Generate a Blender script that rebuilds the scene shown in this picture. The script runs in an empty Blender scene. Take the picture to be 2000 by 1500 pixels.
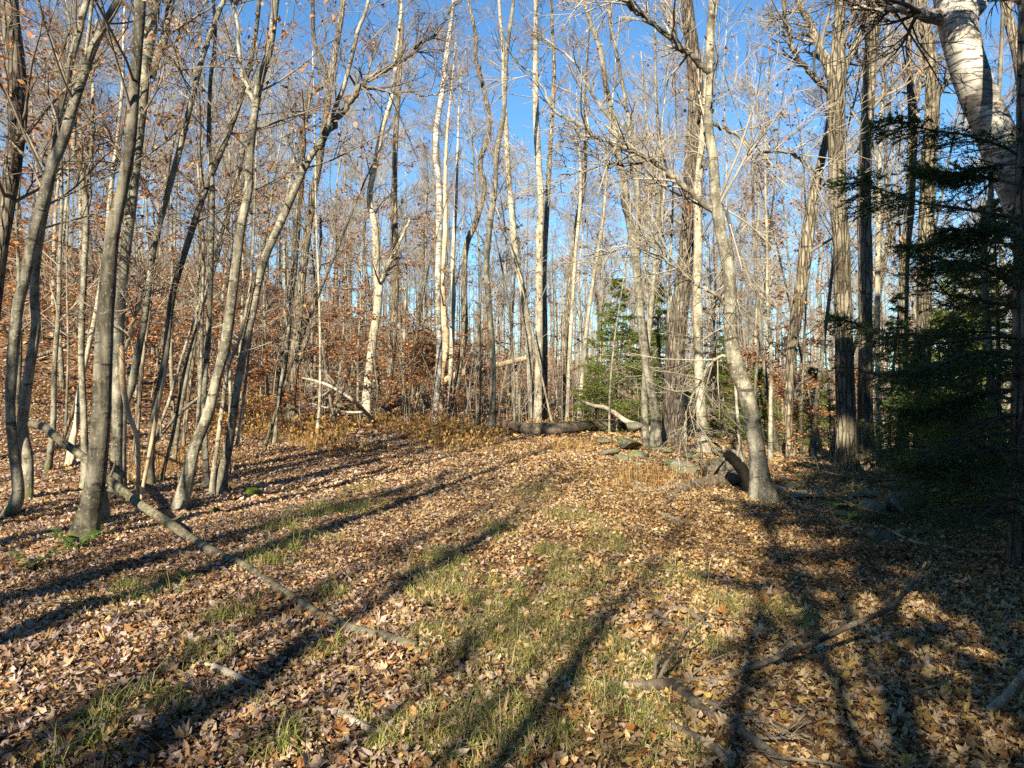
import bpy, math, random
import numpy as np
from mathutils import Vector
rng = np.random.default_rng(11)
random.seed(11)
S = bpy.context.scene
COL = S.collection
# ------------------------------------------------------------------ camera, sky, sun, exposure
F = 1500.0; CX = 1000.0; CY = 750.0; CAMZ = 1.6          # focal length in photo pixels (photo 2000 x 1500)
SUN_AZ = 18.0; SUN_EL = 29.0                              # shadows fall 18 degrees to the right of the view
cam = bpy.data.cameras.new('camera'); camo = bpy.data.objects.new('camera', cam); COL.objects.link(camo)
cam.sensor_width = 36; cam.lens = 36 * F / 2000; cam.clip_end = 2000; cam.clip_start = 0.05
camo.location = (0, 0, CAMZ); camo.rotation_euler = (math.radians(90), 0, 0)
S.camera = camo
w = bpy.data.worlds.new('World'); S.world = w; w.use_nodes = True
wn = w.node_tree.nodes; sky = wn.new('ShaderNodeTexSky'); sky.sky_type = 'NISHITA'; sky.sun_disc = False
sky.sun_elevation = math.radians(SUN_EL); sky.sun_rotation = math.radians(180 + SUN_AZ)
sky.air_density = 1.0; sky.dust_density = 0.0; sky.ozone_density = 1.6; sky.altitude = 300
tint = wn.new('ShaderNodeMix'); tint.data_type = 'RGBA'; tint.blend_type = 'MULTIPLY'; tint.inputs[0].default_value = 1.0   # colour balance of the camera
tint.inputs[7].default_value = (0.58, 0.93, 1.14, 1); w.node_tree.links.new(sky.outputs[0], tint.inputs[6])
w.node_tree.links.new(tint.outputs[2], wn['Background'].inputs[0]); wn['Background'].inputs[1].default_value = 0.06
sl = bpy.data.lights.new('sun', 'SUN'); sl.energy = 5.0; sl.angle = math.radians(0.53); sl.color = (1.0, 0.89, 0.69)
so = bpy.data.objects.new('sun', sl); COL.objects.link(so)
a, e = math.radians(SUN_AZ), math.radians(SUN_EL)
so.rotation_euler = Vector((math.sin(a)*math.cos(e), math.cos(a)*math.cos(e), -math.sin(e))).to_track_quat('-Z', 'Y').to_euler()
S.view_settings.view_transform = 'Standard'; S.view_settings.look = 'None'
S.view_settings.exposure = 1.6; S.view_settings.gamma = 1.0
S.render.engine = 'CYCLES'
S.cycles.use_denoising = False
S.cycles.max_bounces = 3; S.cycles.diffuse_bounces = 2; S.cycles.transmission_bounces = 3; S.cycles.glossy_bounces = 2
S.cycles.caustics_reflective = False; S.cycles.caustics_refractive = False

# ------------------------------------------------------------------ helpers: terrain, pixels, meshes
def smooth(t):
    t = np.clip(t, 0, 1); return t*t*(3-2*t)
_k = np.random.default_rng(3)
_wv = [(_k.uniform(0, 6.28), _k.uniform(0.5, 1.5)*f, _k.uniform(0, 6.28), A) for f, A in
       [(0.25, .05), (0.4, .04), (0.7, .03), (1.1, .022), (1.7, .016), (2.6, .012), (4, .008), (6, .006)] for _ in range(2)]
def H(x, y):
    x = np.asarray(x, float); y = np.asarray(y, float)
    h = 4.6*smooth((0.8*y - 0.62*x - 15)/62) + 6.5*smooth((-x - 4)/22)*smooth((y-7)/18)
    h = h - 0.7*smooth((x-4)/10)*smooth((y-6)/20)
    for th, f, p, A in _wv:
        h = h + A*np.sin(f*(x*math.cos(th)+y*math.sin(th))+p)
    return h - H0
H0 = 0.0
H0 = float(H(0, 0))
def W(px, py, d):
    return np.array([(px-CX)/F*d, d, CAMZ-(py-CY)/F*d])
def ground_depth(px, py):
    d = np.arange(1.5, 90, 0.05)
    z = CAMZ-(py-CY)/F*d
    hit = np.nonzero(z <= H((px-CX)/F*d, d))[0]
    return float(d[hit[0]]) if len(hit) else 60.0
def G(px, py, up=0.0):
    d = ground_depth(px, py); p = W(px, py, d); p[2] = float(H(p[0], p[1]))+up; return p
def unit(v):
    return v/np.maximum(np.linalg.norm(v, axis=-1, keepdims=True), 1e-9)

class MB:
    """collects vertices, triangles and quads and links them as one mesh object"""
    def __init__(s): s.v = []; s.t = []; s.q = []; s.c = []; s.n = 0; s.m = []
    def add(s, v, tri=None, quad=None, col=None):
        v = np.asarray(v, float).reshape(-1, 3)
        if tri is not None and len(tri): s.t.append(np.asarray(tri).reshape(-1, 3)+s.n)
        if quad is not None and len(quad): s.q.append(np.asarray(quad).reshape(-1, 4)+s.n)
        s.v.append(v); s.n += len(v)
        if col is not None: s.c.append(np.asarray(col, float).reshape(-1, 3))
    def mesh(s, name, mat, origin=(0, 0, 0), smoothshade=True):
        me = bpy.data.meshes.new(name)
        v = np.concatenate(s.v)-np.asarray(origin, float)
        t = np.concatenate(s.t) if s.t else np.zeros((0, 3), int)
        q = np.concatenate(s.q) if s.q else np.zeros((0, 4), int)
        me.vertices.add(len(v)); me.vertices.foreach_set('co', v.astype(np.float32).ravel())
        nl = len(t)*3+len(q)*4
        me.loops.add(nl); me.loops.foreach_set('vertex_index', np.concatenate([t.ravel(), q.ravel()]).astype(np.int32))
        me.polygons.add(len(t)+len(q))
        me.polygons.foreach_set('loop_start', np.concatenate([np.arange(len(t))*3, len(t)*3+np.arange(len(q))*4]).astype(np.int32))
        me.polygons.foreach_set('use_smooth', np.full(len(t)+len(q), smoothshade))
        if s.c:
            ca = me.color_attributes.new('Col', 'FLOAT_COLOR', 'POINT')
            c = np.concatenate(s.c); ca.data.foreach_set('color', np.hstack([c, np.ones((len(c), 1))]).astype(np.float32).ravel())
        me.update(calc_edges=True); me.validate()
        me.materials.append(mat)
        return me
    def obj(s, name, mat, parent=None, origin=(0, 0, 0), smoothshade=True):
        o = bpy.data.objects.new(name, s.mesh(name, mat, origin, smoothshade)); COL.objects.link(o)
        if parent is not None: o.parent = parent
        else: o.location = origin
        return o
def tag(o, label, cat, group=None):
    o['label'] = label; o['category'] = cat
    if group: o['group'] = group
    return o
def thing(name, label, cat, loc, group=None):
    o = bpy.data.objects.new(name, None); COL.objects.link(o); o.location = loc; o.empty_display_size = 0.1
    return tag(o, label, cat, group)
def kind(o, k, label=None, cat=None):
    o['kind'] = k
    if label: o['label'] = label; o['category'] = cat
    return o

def tubes(mb, P, R, sides, cap=False, col=None, lump=0.0, flare=0.0):
    """P (N,n,3) centre lines, R (N,n) radii"""
    P = np.asarray(P, float); R = np.asarray(R, float)
    N, n, _ = P.shape
    T = unit(np.gradient(P, axis=1))
    mean = unit(P[:, -1]-P[:, 0])
    ref = np.where(np.abs(mean[:, 1:2]) < 0.8, np.array([[0, 1., 0]]), np.array([[1., 0, 0]]))[:, None, :]
    A = unit(np.cross(T, np.broadcast_to(ref, T.shape))); B = np.cross(T, A)
    th = np.arange(sides)*2*math.pi/sides
    rr = np.repeat(R[:, :, None], sides, 2)
    if lump:
        ph = rng.uniform(0, 6.28, (N, 1, 1)); s_ = np.cumsum(np.r_[0, np.linalg.norm(np.diff(P[0], axis=0), axis=1)])[None, :, None]
        rr = rr*(1+lump*(np.sin(2*th+ph+s_*1.3)*0.6+np.sin(3*th-ph*2+s_*2.1)*0.5+np.sin(th+s_*4.3+ph)*0.4)+lump*0.6*rng.normal(size=rr.shape)*0.5)
    if flare:
        h = np.cumsum(np.r_[0, np.linalg.norm(np.diff(P[0], axis=0), axis=1)])[None, :, None]
        ph = rng.uniform(0, 6.28)
        rr = rr*(1+flare*np.exp(-h/0.26)*(0.65+0.45*np.sin(3*th+ph)+0.25*np.sin(5*th+2*ph)))
    V = P[:, :, None, :]+rr[..., None]*(np.cos(th)[None, None, :, None]*A[:, :, None, :]+np.sin(th)[None, None, :, None]*B[:, :, None, :])
    b = (np.arange(N)*n*sides)[:, None, None]; i = np.arange(n-1)[None, :, None]*sides; j = np.arange(sides)[None, None, :]; j2 = (j+1) % sides
    Q = np.stack([b+i+j, b+i+j2, b+i+sides+j2, b+i+sides+j], -1).reshape(-1, 4)
    V = V.reshape(-1, 3)
    c = None
    if col is not None: c = np.repeat(np.asarray(col).reshape(N, 1, 3), n*sides, 1).reshape(-1, 3)
    tri = []
    if cap:
        extra = []
        for k in range(N):
            for end in (0, n-1):
                ci = len(V)+len(extra); extra.append(P[k, end]+T[k, end]*R[k, end]*(-0.15 if end == 0 else 0.15))
                base = k*n*sides+end*sides
                for m in range(sides):
                    tri.append((base+m, ci, base+(m+1) % sides) if end == 0 else (base+(m+1) % sides, ci, base+m))
        V = np.vstack([V, np.array(extra)])
        if c is not None: c = np.vstack([c, np.repeat(np.asarray(col).reshape(N, 3), 2, 0)])
    mb.add(V, tri=tri, quad=Q, col=c)

def spline(pts, n):
    """Catmull-Rom through rows of pts (any columns), resampled to n rows"""
    p = np.asarray(pts, float)
    p = np.vstack([2*p[0]-p[1], p, 2*p[-1]-p[-2]])
    seg = len(p)-3; u = np.linspace(0, seg-1e-6, n); i = u.astype(int); f = (u-i)[:, None]
    a, b, c, d = p[i], p[i+1], p[i+2], p[i+3]
    return 0.5*((2*b)+(c-a)*f+(2*a-5*b+4*c-d)*f*f+(3*b-a-3*c+d)*f**3)

def spawn(P, R, K, t0, t1, ang, Ls, npts, up, wob, rs, rtip, flat=0.0, side=None):
    """K children on each of N parent branches; Ls = (min, max, share lost towards the tip)"""
    N, n, _ = P.shape
    t = rng.uniform(t0, t1, (N, K)); u = t*(n-1); i = np.minimum(u.astype(int), n-2); f = (u-i)[..., None]
    ar = np.arange(N)[:, None]
    p0 = P[ar, i]*(1-f)+P[ar, i+1]*f; tg = unit(P[ar, i+1]-P[ar, i])
    r0 = R[ar, i]*(1-f[..., 0])+R[ar, i+1]*f[..., 0]
    v = rng.normal(size=(N, K, 3)); v[..., 2] *= (1-flat)
    if side is not None: v = v*0.6+np.asarray(side)
    v = unit(v-(v*tg).sum(-1, keepdims=True)*tg)
    an = ang*rng.uniform(0.65, 1.3, (N, K, 1))
    d = unit(np.cos(an)*tg+np.sin(an)*v)
    L = rng.uniform(Ls[0], Ls[1], (N, K))*(1-Ls[2]*(t-t0)/max(t1-t0, 1e-6))
    st = (L/(npts-1))[..., None]
    pts = [p0]; d_ = d
    for _ in range(npts-1):
        pts.append(pts[-1]+d_*st)
        d_ = unit(d_+np.array([0, 0, up])+wob*rng.normal(size=d.shape)*np.array([1, 1, 0.8]))
    Pn = np.stack(pts, 2).reshape(N*K, npts, 3)
    rb = np.maximum(rs*r0, rtip*1.3).reshape(-1, 1)
    tt = np.linspace(0, 1, npts)[None, :]
    Rn = rb*(1-tt)**0.8+rtip*tt
    return Pn, np.maximum(Rn, rtip)

# leaf shapes: outline fan, unit length along +y
def leaf_maple():
    pts = [(0, -.05), (.30, .0), (.22, .16), (.52, .22), (.40, .38), (.55, .62), (.26, .58), (.17, .78), (0, 1.05), (-.17, .78), (-.26, .58), (-.55, .62), (-.40, .38), (-.52, .22), (-.22, .16), (-.30, .0)]
    v = np.array([(0, .36)]+pts); tri = [(0, i+1, (i+1) % len(pts)+1) for i in range(len(pts))]
    return np.c_[v, np.zeros(len(v))], np.array(tri)
def leaf_oval(k=3):
    ys = [0, .3, .65, 1.0]; ws = [0, .26, .24, 0]
    v = [(0, 0, 0), (.25, .3, 0), (0, .3, 0), (-.25, .3, 0), (.22, .68, 0), (0, .68, 0), (-.22, .68, 0), (0, 1, 0)]
    tri = [(0, 1, 2), (0, 2, 3), (1, 4, 2), (2, 4, 5), (2, 5, 3), (3, 5, 6), (4, 7, 5), (5, 7, 6)]
    return np.array(v, float), np.array(tri)
def leaf_fold():
    v = [(0, 0, 0), (.27, .4, 0), (0, .45, 0), (-.27, .4, 0), (0, 1, 0)]
    return np.array(v, float), np.array([(0, 1, 2), (0, 2, 3), (1, 4, 2), (2, 4, 3)])
def leaf_kite():
    v = [(0, 0, 0), (.33, .42, 0), (-.33, .42, 0), (0, 1, 0)]
    return np.array(v, float), np.array([(0, 1, 2), (1, 3, 2)])
def scatter_leaves(mb, pos, size, tmpl, cols, tilt, curl=0.5, hang=False):
    V, T = tmpl; N = len(pos); k = len(V)
    X = np.repeat(V[None], N, 0)-np.array([0, .45, 0])
    cu = np.clip(rng.normal(0, curl, (N, 1)), -1.3, 1.3); cv = np.clip(rng.normal(0, curl, (N, 1)), -1.1, 1.1); tw = np.clip(rng.normal(0, curl*0.6, (N, 1)), -1, 1)
    X[..., 2] = cu*X[..., 0]**2*1.6+cv*X[..., 1]**2+tw*X[..., 0]*X[..., 1]+0.25*np.abs(rng.normal(0, curl, (N, 1)))*np.abs(X[..., 0])
    X *= np.asarray(size).reshape(N, 1, 1)
    X[..., 0] *= rng.uniform(0.75, 1.2, (N, 1))
    yaw = rng.uniform(0, 6.283, N); n = np.stack([np.clip(rng.normal(0, 1, N), -1.8, 1.8)*tilt, np.clip(rng.normal(0, 1, N), -1.8, 1.8)*tilt, np.ones(N)], -1)
    if hang: n = rng.normal(0, 1, (N, 3))+np.array([0, 0, 0.5])
    n = unit(n); f = np.stack([np.cos(yaw), np.sin(yaw), np.zeros(N)], -1); b = unit(np.cross(n, f)); f = np.cross(b, n)
    Y = X[..., 0:1]*f[:, None]+X[..., 1:2]*b[:, None]+X[..., 2:3]*n[:, None]+np.asarray(pos)[:, None]
    tri = (np.arange(N)[:, None, None]*k+T[None]).reshape(-1, 3)
    mb.add(Y, tri=tri, col=np.repeat(np.asarray(cols)[:, None], k, 1))

# ------------------------------------------------------------------ materials
class NT:
    def __init__(s, name):
        s.m = bpy.data.materials.new(name); s.m.use_nodes = True; s.t = s.m.node_tree; s.n = s.t.nodes
        s.b = s.n['Principled BSDF']; s.out = s.n['Material Output']
    def new(s, typ, ins=None, **kw):
        nd = s.n.new(typ)
        for k, v in kw.items(): setattr(nd, k, v)
        for k, v in (ins or {}).items():
            if isinstance(v, bpy.types.NodeSocket): s.t.links.new(v, nd.inputs[k])
            else: nd.inputs[k].default_value = v
        return nd
    def coord(s, scale, rot=(0, 0, 0), which='Object'):
        tc = s.new('ShaderNodeTexCoord'); oi = s.new('ShaderNodeObjectInfo')
        off = s.new('ShaderNodeVectorMath', {0: oi.outputs['Random'], 1: (37., 91., 53.)}, operation='MULTIPLY')
        ad = s.new('ShaderNodeVectorMath', {0: tc.outputs[which], 1: off.outputs[0]}, operation='ADD')
        return s.new('ShaderNodeMapping', {0: ad.outputs[0], 2: rot, 3: scale}).outputs[0]
    def noise(s, vec, scale, detail=5, rough=.6, dist=0.):
        return s.new('ShaderNodeTexNoise', {'Vector': vec, 'Scale': scale, 'Detail': detail, 'Roughness': rough, 'Distortion': dist}).outputs[0]
    def ramp(s, fac, stops):
        r = s.new('ShaderNodeValToRGB', {0: fac}); el = r.color_ramp.elements
        while len(el) < len(stops): el.new(0.5)
        for e_, (p, c) in zip(el, stops):
            e_.position = p; e_.color = (*c, 1) if len(c) == 3 else c
        return r.outputs[0]
    def mix(s, fac, a_, b_, mode='MIX'):
        nd = s.new('ShaderNodeMix', data_type='RGBA', blend_type=mode)
        for k, v in ((0, fac), (6, a_), (7, b_)):
            if isinstance(v, bpy.types.NodeSocket): s.t.links.new(v, nd.inputs[k])
            else: nd.inputs[k].default_value = v if k == 0 else (*v, 1)
        return nd.outputs[2]
    def math(s, op, a_, b_=0.0):
        return s.new('ShaderNodeMath', {0: a_, 1: b_}, operation=op).outputs[0]
    def fin(s, col, rough=.85, bump=None, bs=.5, bd=.02, spec=.15):
        s.t.links.new(col, s.b.inputs['Base Color']); s.b.inputs['Roughness'].default_value = rough
        s.b.inputs['Specular IOR Level'].default_value = spec
        if bump is not None:
            bn = s.new('ShaderNodeBump', {'Height': bump, 'Strength': bs, 'Distance': bd}); s.t.links.new(bn.outputs[0], s.b.inputs['Normal'])
        return s.m
BW = lambda v: (v, v, v)
def bark(name, dark, mid, pale, sc=9, zs=.22, patch=2.2, bs=.6, bd=.02, moss=0.0, furrow=False, rot=(0, 0, 0)):
    n = NT(name); v = n.coord((1, 1, zs), rot); v1 = n.coord((1, 1, 1))
    fine = n.noise(v, sc*3, 6, .65, .4)
    c = n.ramp(fine, [(.28, dark), (.5, mid), (.72, pale)])
    big = n.noise(v1, patch, 4, .6)
    c = n.mix(n.ramp(big, [(.46, BW(0)), (.60, BW(.85))]), c, n.mix(.6, c, pale) if False else pale)
    spot = n.noise(v1, 13, 4, .6)
    c = n.mix(n.ramp(spot, [(.60, BW(0)), (.72, BW(.3))]), c, dark)
    stk = n.noise(n.coord((9., 9., .7)), 1.6, 5, .6, .5)
    c = n.mix(n.ramp(stk, [(.50, BW(0)), (.64, BW(.55))]), c, dark)
    scar = n.noise(n.coord((2.2, 2.2, 9.)), 1.6, 3, .5)
    c = n.mix(n.ramp(scar, [(.63, BW(0)), (.68, BW(.8))]), c, tuple(x_*.45 for x_ in dark))
    flk = n.noise(v1, 34, 2, .5)
    c = n.mix(n.ramp(flk, [(.62, BW(0)), (.67, BW(.6))]), c, tuple(min(1., x_*1.35) for x_ in pale))
    h = n.math('ADD', fine, n.math('MULTIPLY', scar, .7))
    if furrow:
        vo = n.new('ShaderNodeTexVoronoi', {'Vector': v, 'Scale': sc*2.2, 'Randomness': 1.0}, feature='DISTANCE_TO_EDGE').outputs[0]
        fr = n.ramp(vo, [(.0, BW(0)), (.16, BW(1))]); c = n.mix(fr, n.mix(.65, c, dark), c)
        h = n.math('ADD', n.math('MULTIPLY', fr, 1.2), fine)
    oi = n.new('ShaderNodeObjectInfo')
    br = n.new('ShaderNodeMapRange', {0: oi.outputs['Random'], 3: .75, 4: 1.2}).outputs[0]
    c = n.mix(1.0, c, n.new('ShaderNodeCombineColor', {0: br, 1: br, 2: br}).outputs[0], 'MULTIPLY')
    if moss:
        tc = n.new('ShaderNodeTexCoord'); z = n.new('ShaderNodeSeparateXYZ', {0: tc.outputs['Object']}).outputs[2]
        mz = n.new('ShaderNodeMapRange', {0: n.math('ADD', z, n.math('MULTIPLY', n.math('SUBTRACT', n.noise(v1, 7, 4), .5), 1.4)), 1: moss, 2: moss-.25}).outputs[0]
        c = n.mix(n.math('MULTIPLY', mz, .8), c, (.10, .11, .025))
    return n.fin(c, .9, h, bs, bd)
M = {}
M['smooth'] = bark('bark_smooth_grey', (.045, .041, .03), (.125, .113, .083), (.30, .28, .215), 5, .5, 3.6, .8, .025, moss=.06)
M['dark'] = bark('bark_dark_grey', (.03, .027, .021), (.085, .077, .058), (.23, .21, .16), 5, .4, 3.2, .7, .02, moss=.12)
M['rough'] = bark('bark_furrowed', (.045, .036, .025), (.165, .138, .095), (.34, .295, .21), 7, .16, 1.8, .9, .035, furrow=True)
M['roughdark'] = bark('bark_furrowed_dark', (.035, .028, .022), (.13, .105, .08), (.27, .235, .18), 7, .16, 1.6, .9, .035, furrow=True)
M['pale'] = bark('bark_pale', (.09, .077, .054), (.23, .203, .145), (.42, .38, .285), 5, .6, 2.0, .5, .015)
M['dead'] = bark('wood_dead_grey', (.13, .105, .08), (.30, .25, .185), (.47, .42, .335), 8, .5, 2.0, .5, .01)
M['bleach'] = bark('wood_bleached', (.13, .105, .08), (.27, .23, .175), (.42, .375, .30), 8, .3, 3.0, .4, .008)
M['tan'] = bark('wood_tan', (.20, .13, .07), (.38, .27, .16), (.52, .40, .26), 8, .3, 3.0, .4, .008)
M['pole'] = bark('bark_pole', (.045, .038, .022), (.115, .10, .062), (.25, .225, .155), 7, .8, 3.4, .4, .008)
M['log'] = bark('bark_log', (.035, .027, .019), (.12, .096, .068), (.25, .21, .16), 6, .5, 2.0, .9, .03)
M['rotten_shadowed'] = bark('wood_rotten_shadowed', (.003, .003, .002), (.008, .007, .005), (.02, .017, .013), 6, .4, 2.0, .9, .03)  # rotten stump wood, a tree's shadow painted into its near-black colour
def birch():
    n = NT('bark_white_birch'); v = n.coord((3., 3., 20.)); v1 = n.coord((1, 1, 1))
    dash = n.ramp(n.noise(v, 1.6, 4, .6, .3), [(.53, BW(0)), (.58, BW(1))])
    c = n.ramp(n.noise(v1, 3, 4), [(.38, (.27, .25, .21)), (.6, (.50, .475, .42))])
    c = n.mix(n.math('MULTIPLY', dash, .85), c, (.07, .057, .045))
    pl = n.ramp(n.noise(v1, 2.6, 6, .7), [(.52, BW(0)), (.58, BW(1))]); c = n.mix(n.math('MULTIPLY', pl, .7), c, (.10, .083, .065))
    return n.fin(c, .8, dash, .5, .012)
M['birch'] = birch()
def simple(name, c0, c1, sc=6, rough=.9):
    n = NT(name); return n.fin(n.ramp(n.noise(n.coord((1, 1, 1)), sc, 4), [(.3, c0), (.7, c1)]), rough)
M['twig'] = simple('twig_bark', (.09, .07, .055), (.28, .235, .18), 3)
M['twigdark'] = simple('twig_dark', (.05, .04, .035), (.15, .125, .10), 4)
M['twigpale'] = simple('twig_pale', (.16, .135, .10), (.40, .355, .275), 3)
def leafmat(name, trans=.3, rough=.6):
    n = NT(name); ca = n.new('ShaderNodeVertexColor', layer_name='Col').outputs[0]
    nz = n.noise(n.coord((1, 1, 1)), 60, 3)
    c = n.mix(1.0, ca, n.ramp(nz, [(.3, BW(.75)), (.7, BW(1.15))]), 'MULTIPLY')
    n.fin(c, rough, spec=.25)
    tr = n.new('ShaderNodeBsdfTranslucent', {0: c}); mx = n.new('ShaderNodeMixShader', {0: trans, 1: n.b.outputs[0], 2: tr.outputs[0]})
    n.t.links.new(mx.outputs[0], n.out.inputs[0]); return n.m
M['leaf'] = leafmat('dry_leaf', .22); M['grass'] = leafmat('grass_blade', .35); M['needle'] = leafmat('spruce_needle', .3, .5)
def stone():
    n = NT('lichened_stone'); v = n.coord((1, 1, 1))
    c = n.ramp(n.noise(v, 5, 6, .65), [(.3, (.06, .056, .044)), (.55, (.14, .132, .105)), (.75, (.26, .245, .195))])
    c = n.mix(n.ramp(n.noise(v, 3.1, 5), [(.44, BW(0)), (.58, BW(.8))]), c, (.11, .125, .045))
    c = n.mix(n.ramp(n.noise(v, 14, 4), [(.60, BW(0)), (.68, BW(.7))]), c, (.36, .345, .27))
    return n.fin(c, .95, n.noise(v, 9, 7, .7), .8, .03)
M['stone'] = stone()
def mossmat():
    n = NT('green_moss'); v = n.coord((1, 1, 1))
    return n.fin(n.ramp(n.noise(v, 22, 6, .7), [(.3, (.035, .05, .008)), (.6, (.12, .155, .02)), (.8, (.20, .22, .04))]), 1., n.noise(v, 70, 5, .7), 1., .03)
M['moss'] = mossmat()
def groundmat():
    n = NT('forest_floor'); v = n.coord((1, 1, 1))
    ds = n.new('ShaderNodeVectorMath', {0: v, 1: n.new('ShaderNodeVectorMath', {0: n.new('ShaderNodeTexNoise', {'Vector': v, 'Scale': 9.}).outputs[1], 1: (.12, .12, .0)}, operation='MULTIPLY').outputs[0]}, operation='ADD').outputs[0]
    vo = n.new('ShaderNodeTexVoronoi', {'Vector': ds, 'Scale': 13.}); ed = n.new('ShaderNodeTexVoronoi', {'Vector': ds, 'Scale': 13.}, feature='DISTANCE_TO_EDGE').outputs[0]
    sel = n.new('ShaderNodeSeparateColor', {0: vo.outputs['Color']}).outputs[0]
    c = n.ramp(sel, [(0, (.05, .03, .018)), (.25, (.17, .09, .04)), (.5, (.28, .17, .09)), (.75, (.33, .21, .13)), (1, (.25, .10, .035))])
    c = n.mix(n.ramp(ed, [(0, BW(0)), (.12, BW(1))]), (.03, .02, .012), c)
    c = n.mix(n.ramp(n.noise(v, .35, 5), [(.45, BW(0)), (.65, BW(.6))]), c, (.17, .085, .03))
    return n.fin(c, .95, n.math('ADD', n.math('MULTIPLY', sel, .6), n.ramp(ed, [(0, BW(0)), (.1, BW(.5))])), .9, .03)
M['ground'] = groundmat()

# ------------------------------------------------------------------ the ground
def axis(lo, hi, n, k):
    u = np.linspace(-1, 1, n); s_ = np.sinh(k*u)/math.sinh(k); return np.where(s_ < 0, -s_*lo, s_*hi)
gx = axis(-420, 420, 191, 6.0); gy = axis(-160, 520, 201, 6.0)
X, Y = np.meshgrid(gx, gy); Z = H(X, Y)
mb = MB(); nx, ny = len(gx), len(gy); i = np.arange(ny-1)[:, None]*nx+np.arange(nx-1)[None]
mb.add(np.stack([X, Y, Z], -1), quad=np.stack([i, i+1, i+nx+1, i+nx], -1).reshape(-1, 4))
kind(mb.obj('ground', M['ground']), 'structure')

# ------------------------------------------------------------------ trees
RUST = np.array([(.36, .14, .04), (.42, .19, .065), (.28, .095, .03), (.46, .26, .11), (.40, .20, .085)])
def pick(pal, n, jit=.15):
    pal = np.asarray(pal); return np.clip(pal[rng.integers(0, len(pal), n)]*rng.uniform(1-jit, 1+jit, (n, 1)), 0, 1)
def dress(root, o, P1, R1, tw='twig', leaves=0, k2=5, k3=5, L2=(.4, 1.1, .4), L3=(.15, .5, .3), leafsize=.075, crown_name='crown', up=.03, rt=.0026):
    """crown: the branches P1 with two more orders of twigs, and leaves still hanging on them"""
    m = MB(); tubes(m, P1, R1, 5)
    P2, R2 = spawn(P1, R1, k2, .2, 1., .75, L2, 4, up, .16, .6, rt*1.4)
    tubes(m, P2, R2, 3)
    P3 = None
    if k3:
        P3, R3 = spawn(P2, R2, k3, .15, 1., .7, L3, 3, up, .15, .7, rt)
        tubes(m, P3, R3, 3)
    co = m.obj(crown_name, M[tw], root, o)
    if leaves:
        Q = (P3 if P3 is not None else P2); k = rng.integers(0, len(Q), leaves)
        base = Q[k, rng.integers(1, Q.shape[1], leaves)]
        # leaves hang in a few clusters rather than evenly
        cl = P2[rng.integers(0, len(P2), max(3, leaves//14))]; cp = cl[:, -1]
        half = rng.random(leaves) < .75
        base = np.where(half[:, None], cp[rng.integers(0, len(cp), leaves)]+rng.normal(0, .16, (leaves, 3)), base)
        lm = MB(); scatter_leaves(lm, base-np.array([0, 0, .03]), rng.uniform(.6, 1.2, leaves)*leafsize, leaf_kite(), pick(RUST, leaves, .3), 1, .5, hang=True)
        lm.obj('leaves', M['leaf'], co, o, False)
def trunk_mesh(pts, rad, sides=14, lump=.05, flare=.55, n=None):
    pr = spline(np.c_[pts, rad], n or max(14, 5*len(pts)))
    m = MB(); tubes(m, pr[None, :, :3], np.maximum(pr[None, :, 3], .004), sides, lump=lump, flare=flare, cap=True); return m, pr
def hero(name, label, path, bk='smooth', d=None, lean=0., top=13., nb=12, t0=.4, limbs=(), leaves=0, tw='twig', L=(.9, 2.4), group=None, flare=.75, k2=5, k3=5, cat='tree', snap=False, side=None):
    if d is None: d = ground_depth(path[0][0], path[0][1])
    pts = []; rad = []
    for k, (px, py, wd) in enumerate(path):
        z0 = CAMZ-(py-CY)/F*d; dd = d+lean*max(0., z0)
        pts.append(W(px, py, dd)); rad.append(wd/F*dd/2)
    g = float(H(pts[0][0], pts[0][1]))
    if pts[0][2] > g+.08:
        q = pts[0]+(pts[0]-pts[1])*0.3; q[2] = g-.06; pts.insert(0, q); rad.insert(0, rad[0]*1.12)
    else: pts[0][2] = g-.06
    if not snap:
        dr = unit(pts[-1]-pts[-3 if len(pts) > 2 else -2]); z = pts[-1][2]; r = rad[-1]; n_ = max(2, int((top-z)/1.6))
        for k in range(n_):
            if pts[-1][2] >= top: break
            dr = unit(dr*np.array([.8, .8, 1])+np.array([0, 0, .15])+rng.normal(0, .07, 3)); pts.append(pts[-1]+dr*1.6); rad.append(max(.008, r*(1-(k+1)/n_)**.8))
    o = pts[0].copy(); o[2] = g
    root = thing(name, label, cat, o, group)
    big = max(rad) > .1
    m, pr = trunk_mesh(pts, rad, 16 if big else 10, .05 if bk in ('rough', 'roughdark', 'birch') else .035, flare)
    m.obj('trunk', M[bk], root, o)
    for lp in limbs:
        dd = lp[0]; lp = lp[1]; n_ = len(lp)
        lpts = np.array([W(a_, b_, d+lean*max(0., CAMZ-(b_-CY)/F*d)+dd*k/(n_-1)) for k, (a_, b_, c_) in enumerate(lp)]); lr = np.array([c_/F*d/2 for *_, c_ in lp])
        pl = spline(np.c_[lpts, lr], 6*n_)
        pl[1:-1, :3] += rng.normal(0, .012, (len(pl)-2, 3))
        lm = MB(); tubes(lm, pl[None, :, :3], np.maximum(pl[None, :, 3], .003), 8, lump=.04); lo = lm.obj('limb', M[bk], root, o)
        P1, R1 = spawn(pl[None, :, :3], np.maximum(pl[None, :, 3], .003), int(7+n_*1.5), .1, 1, .8, (.4, 1.3, .4), 6, .02, .1, .5, .004)
        dress(lo, o, P1, R1, tw, 0, 4, 4, (.25, .7, .4), (.12, .35, .3), crown_name='twigs')
    if nb:
        P1, R1 = spawn(pr[None, :, :3], np.maximum(pr[None, :, 3], .004), nb, t0, .98, .85, (*L, .55), 8, .05, .09, .27, .005, side=side)
        dress(root, o, P1, R1, tw, leaves, k2, k3)
    return root

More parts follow.
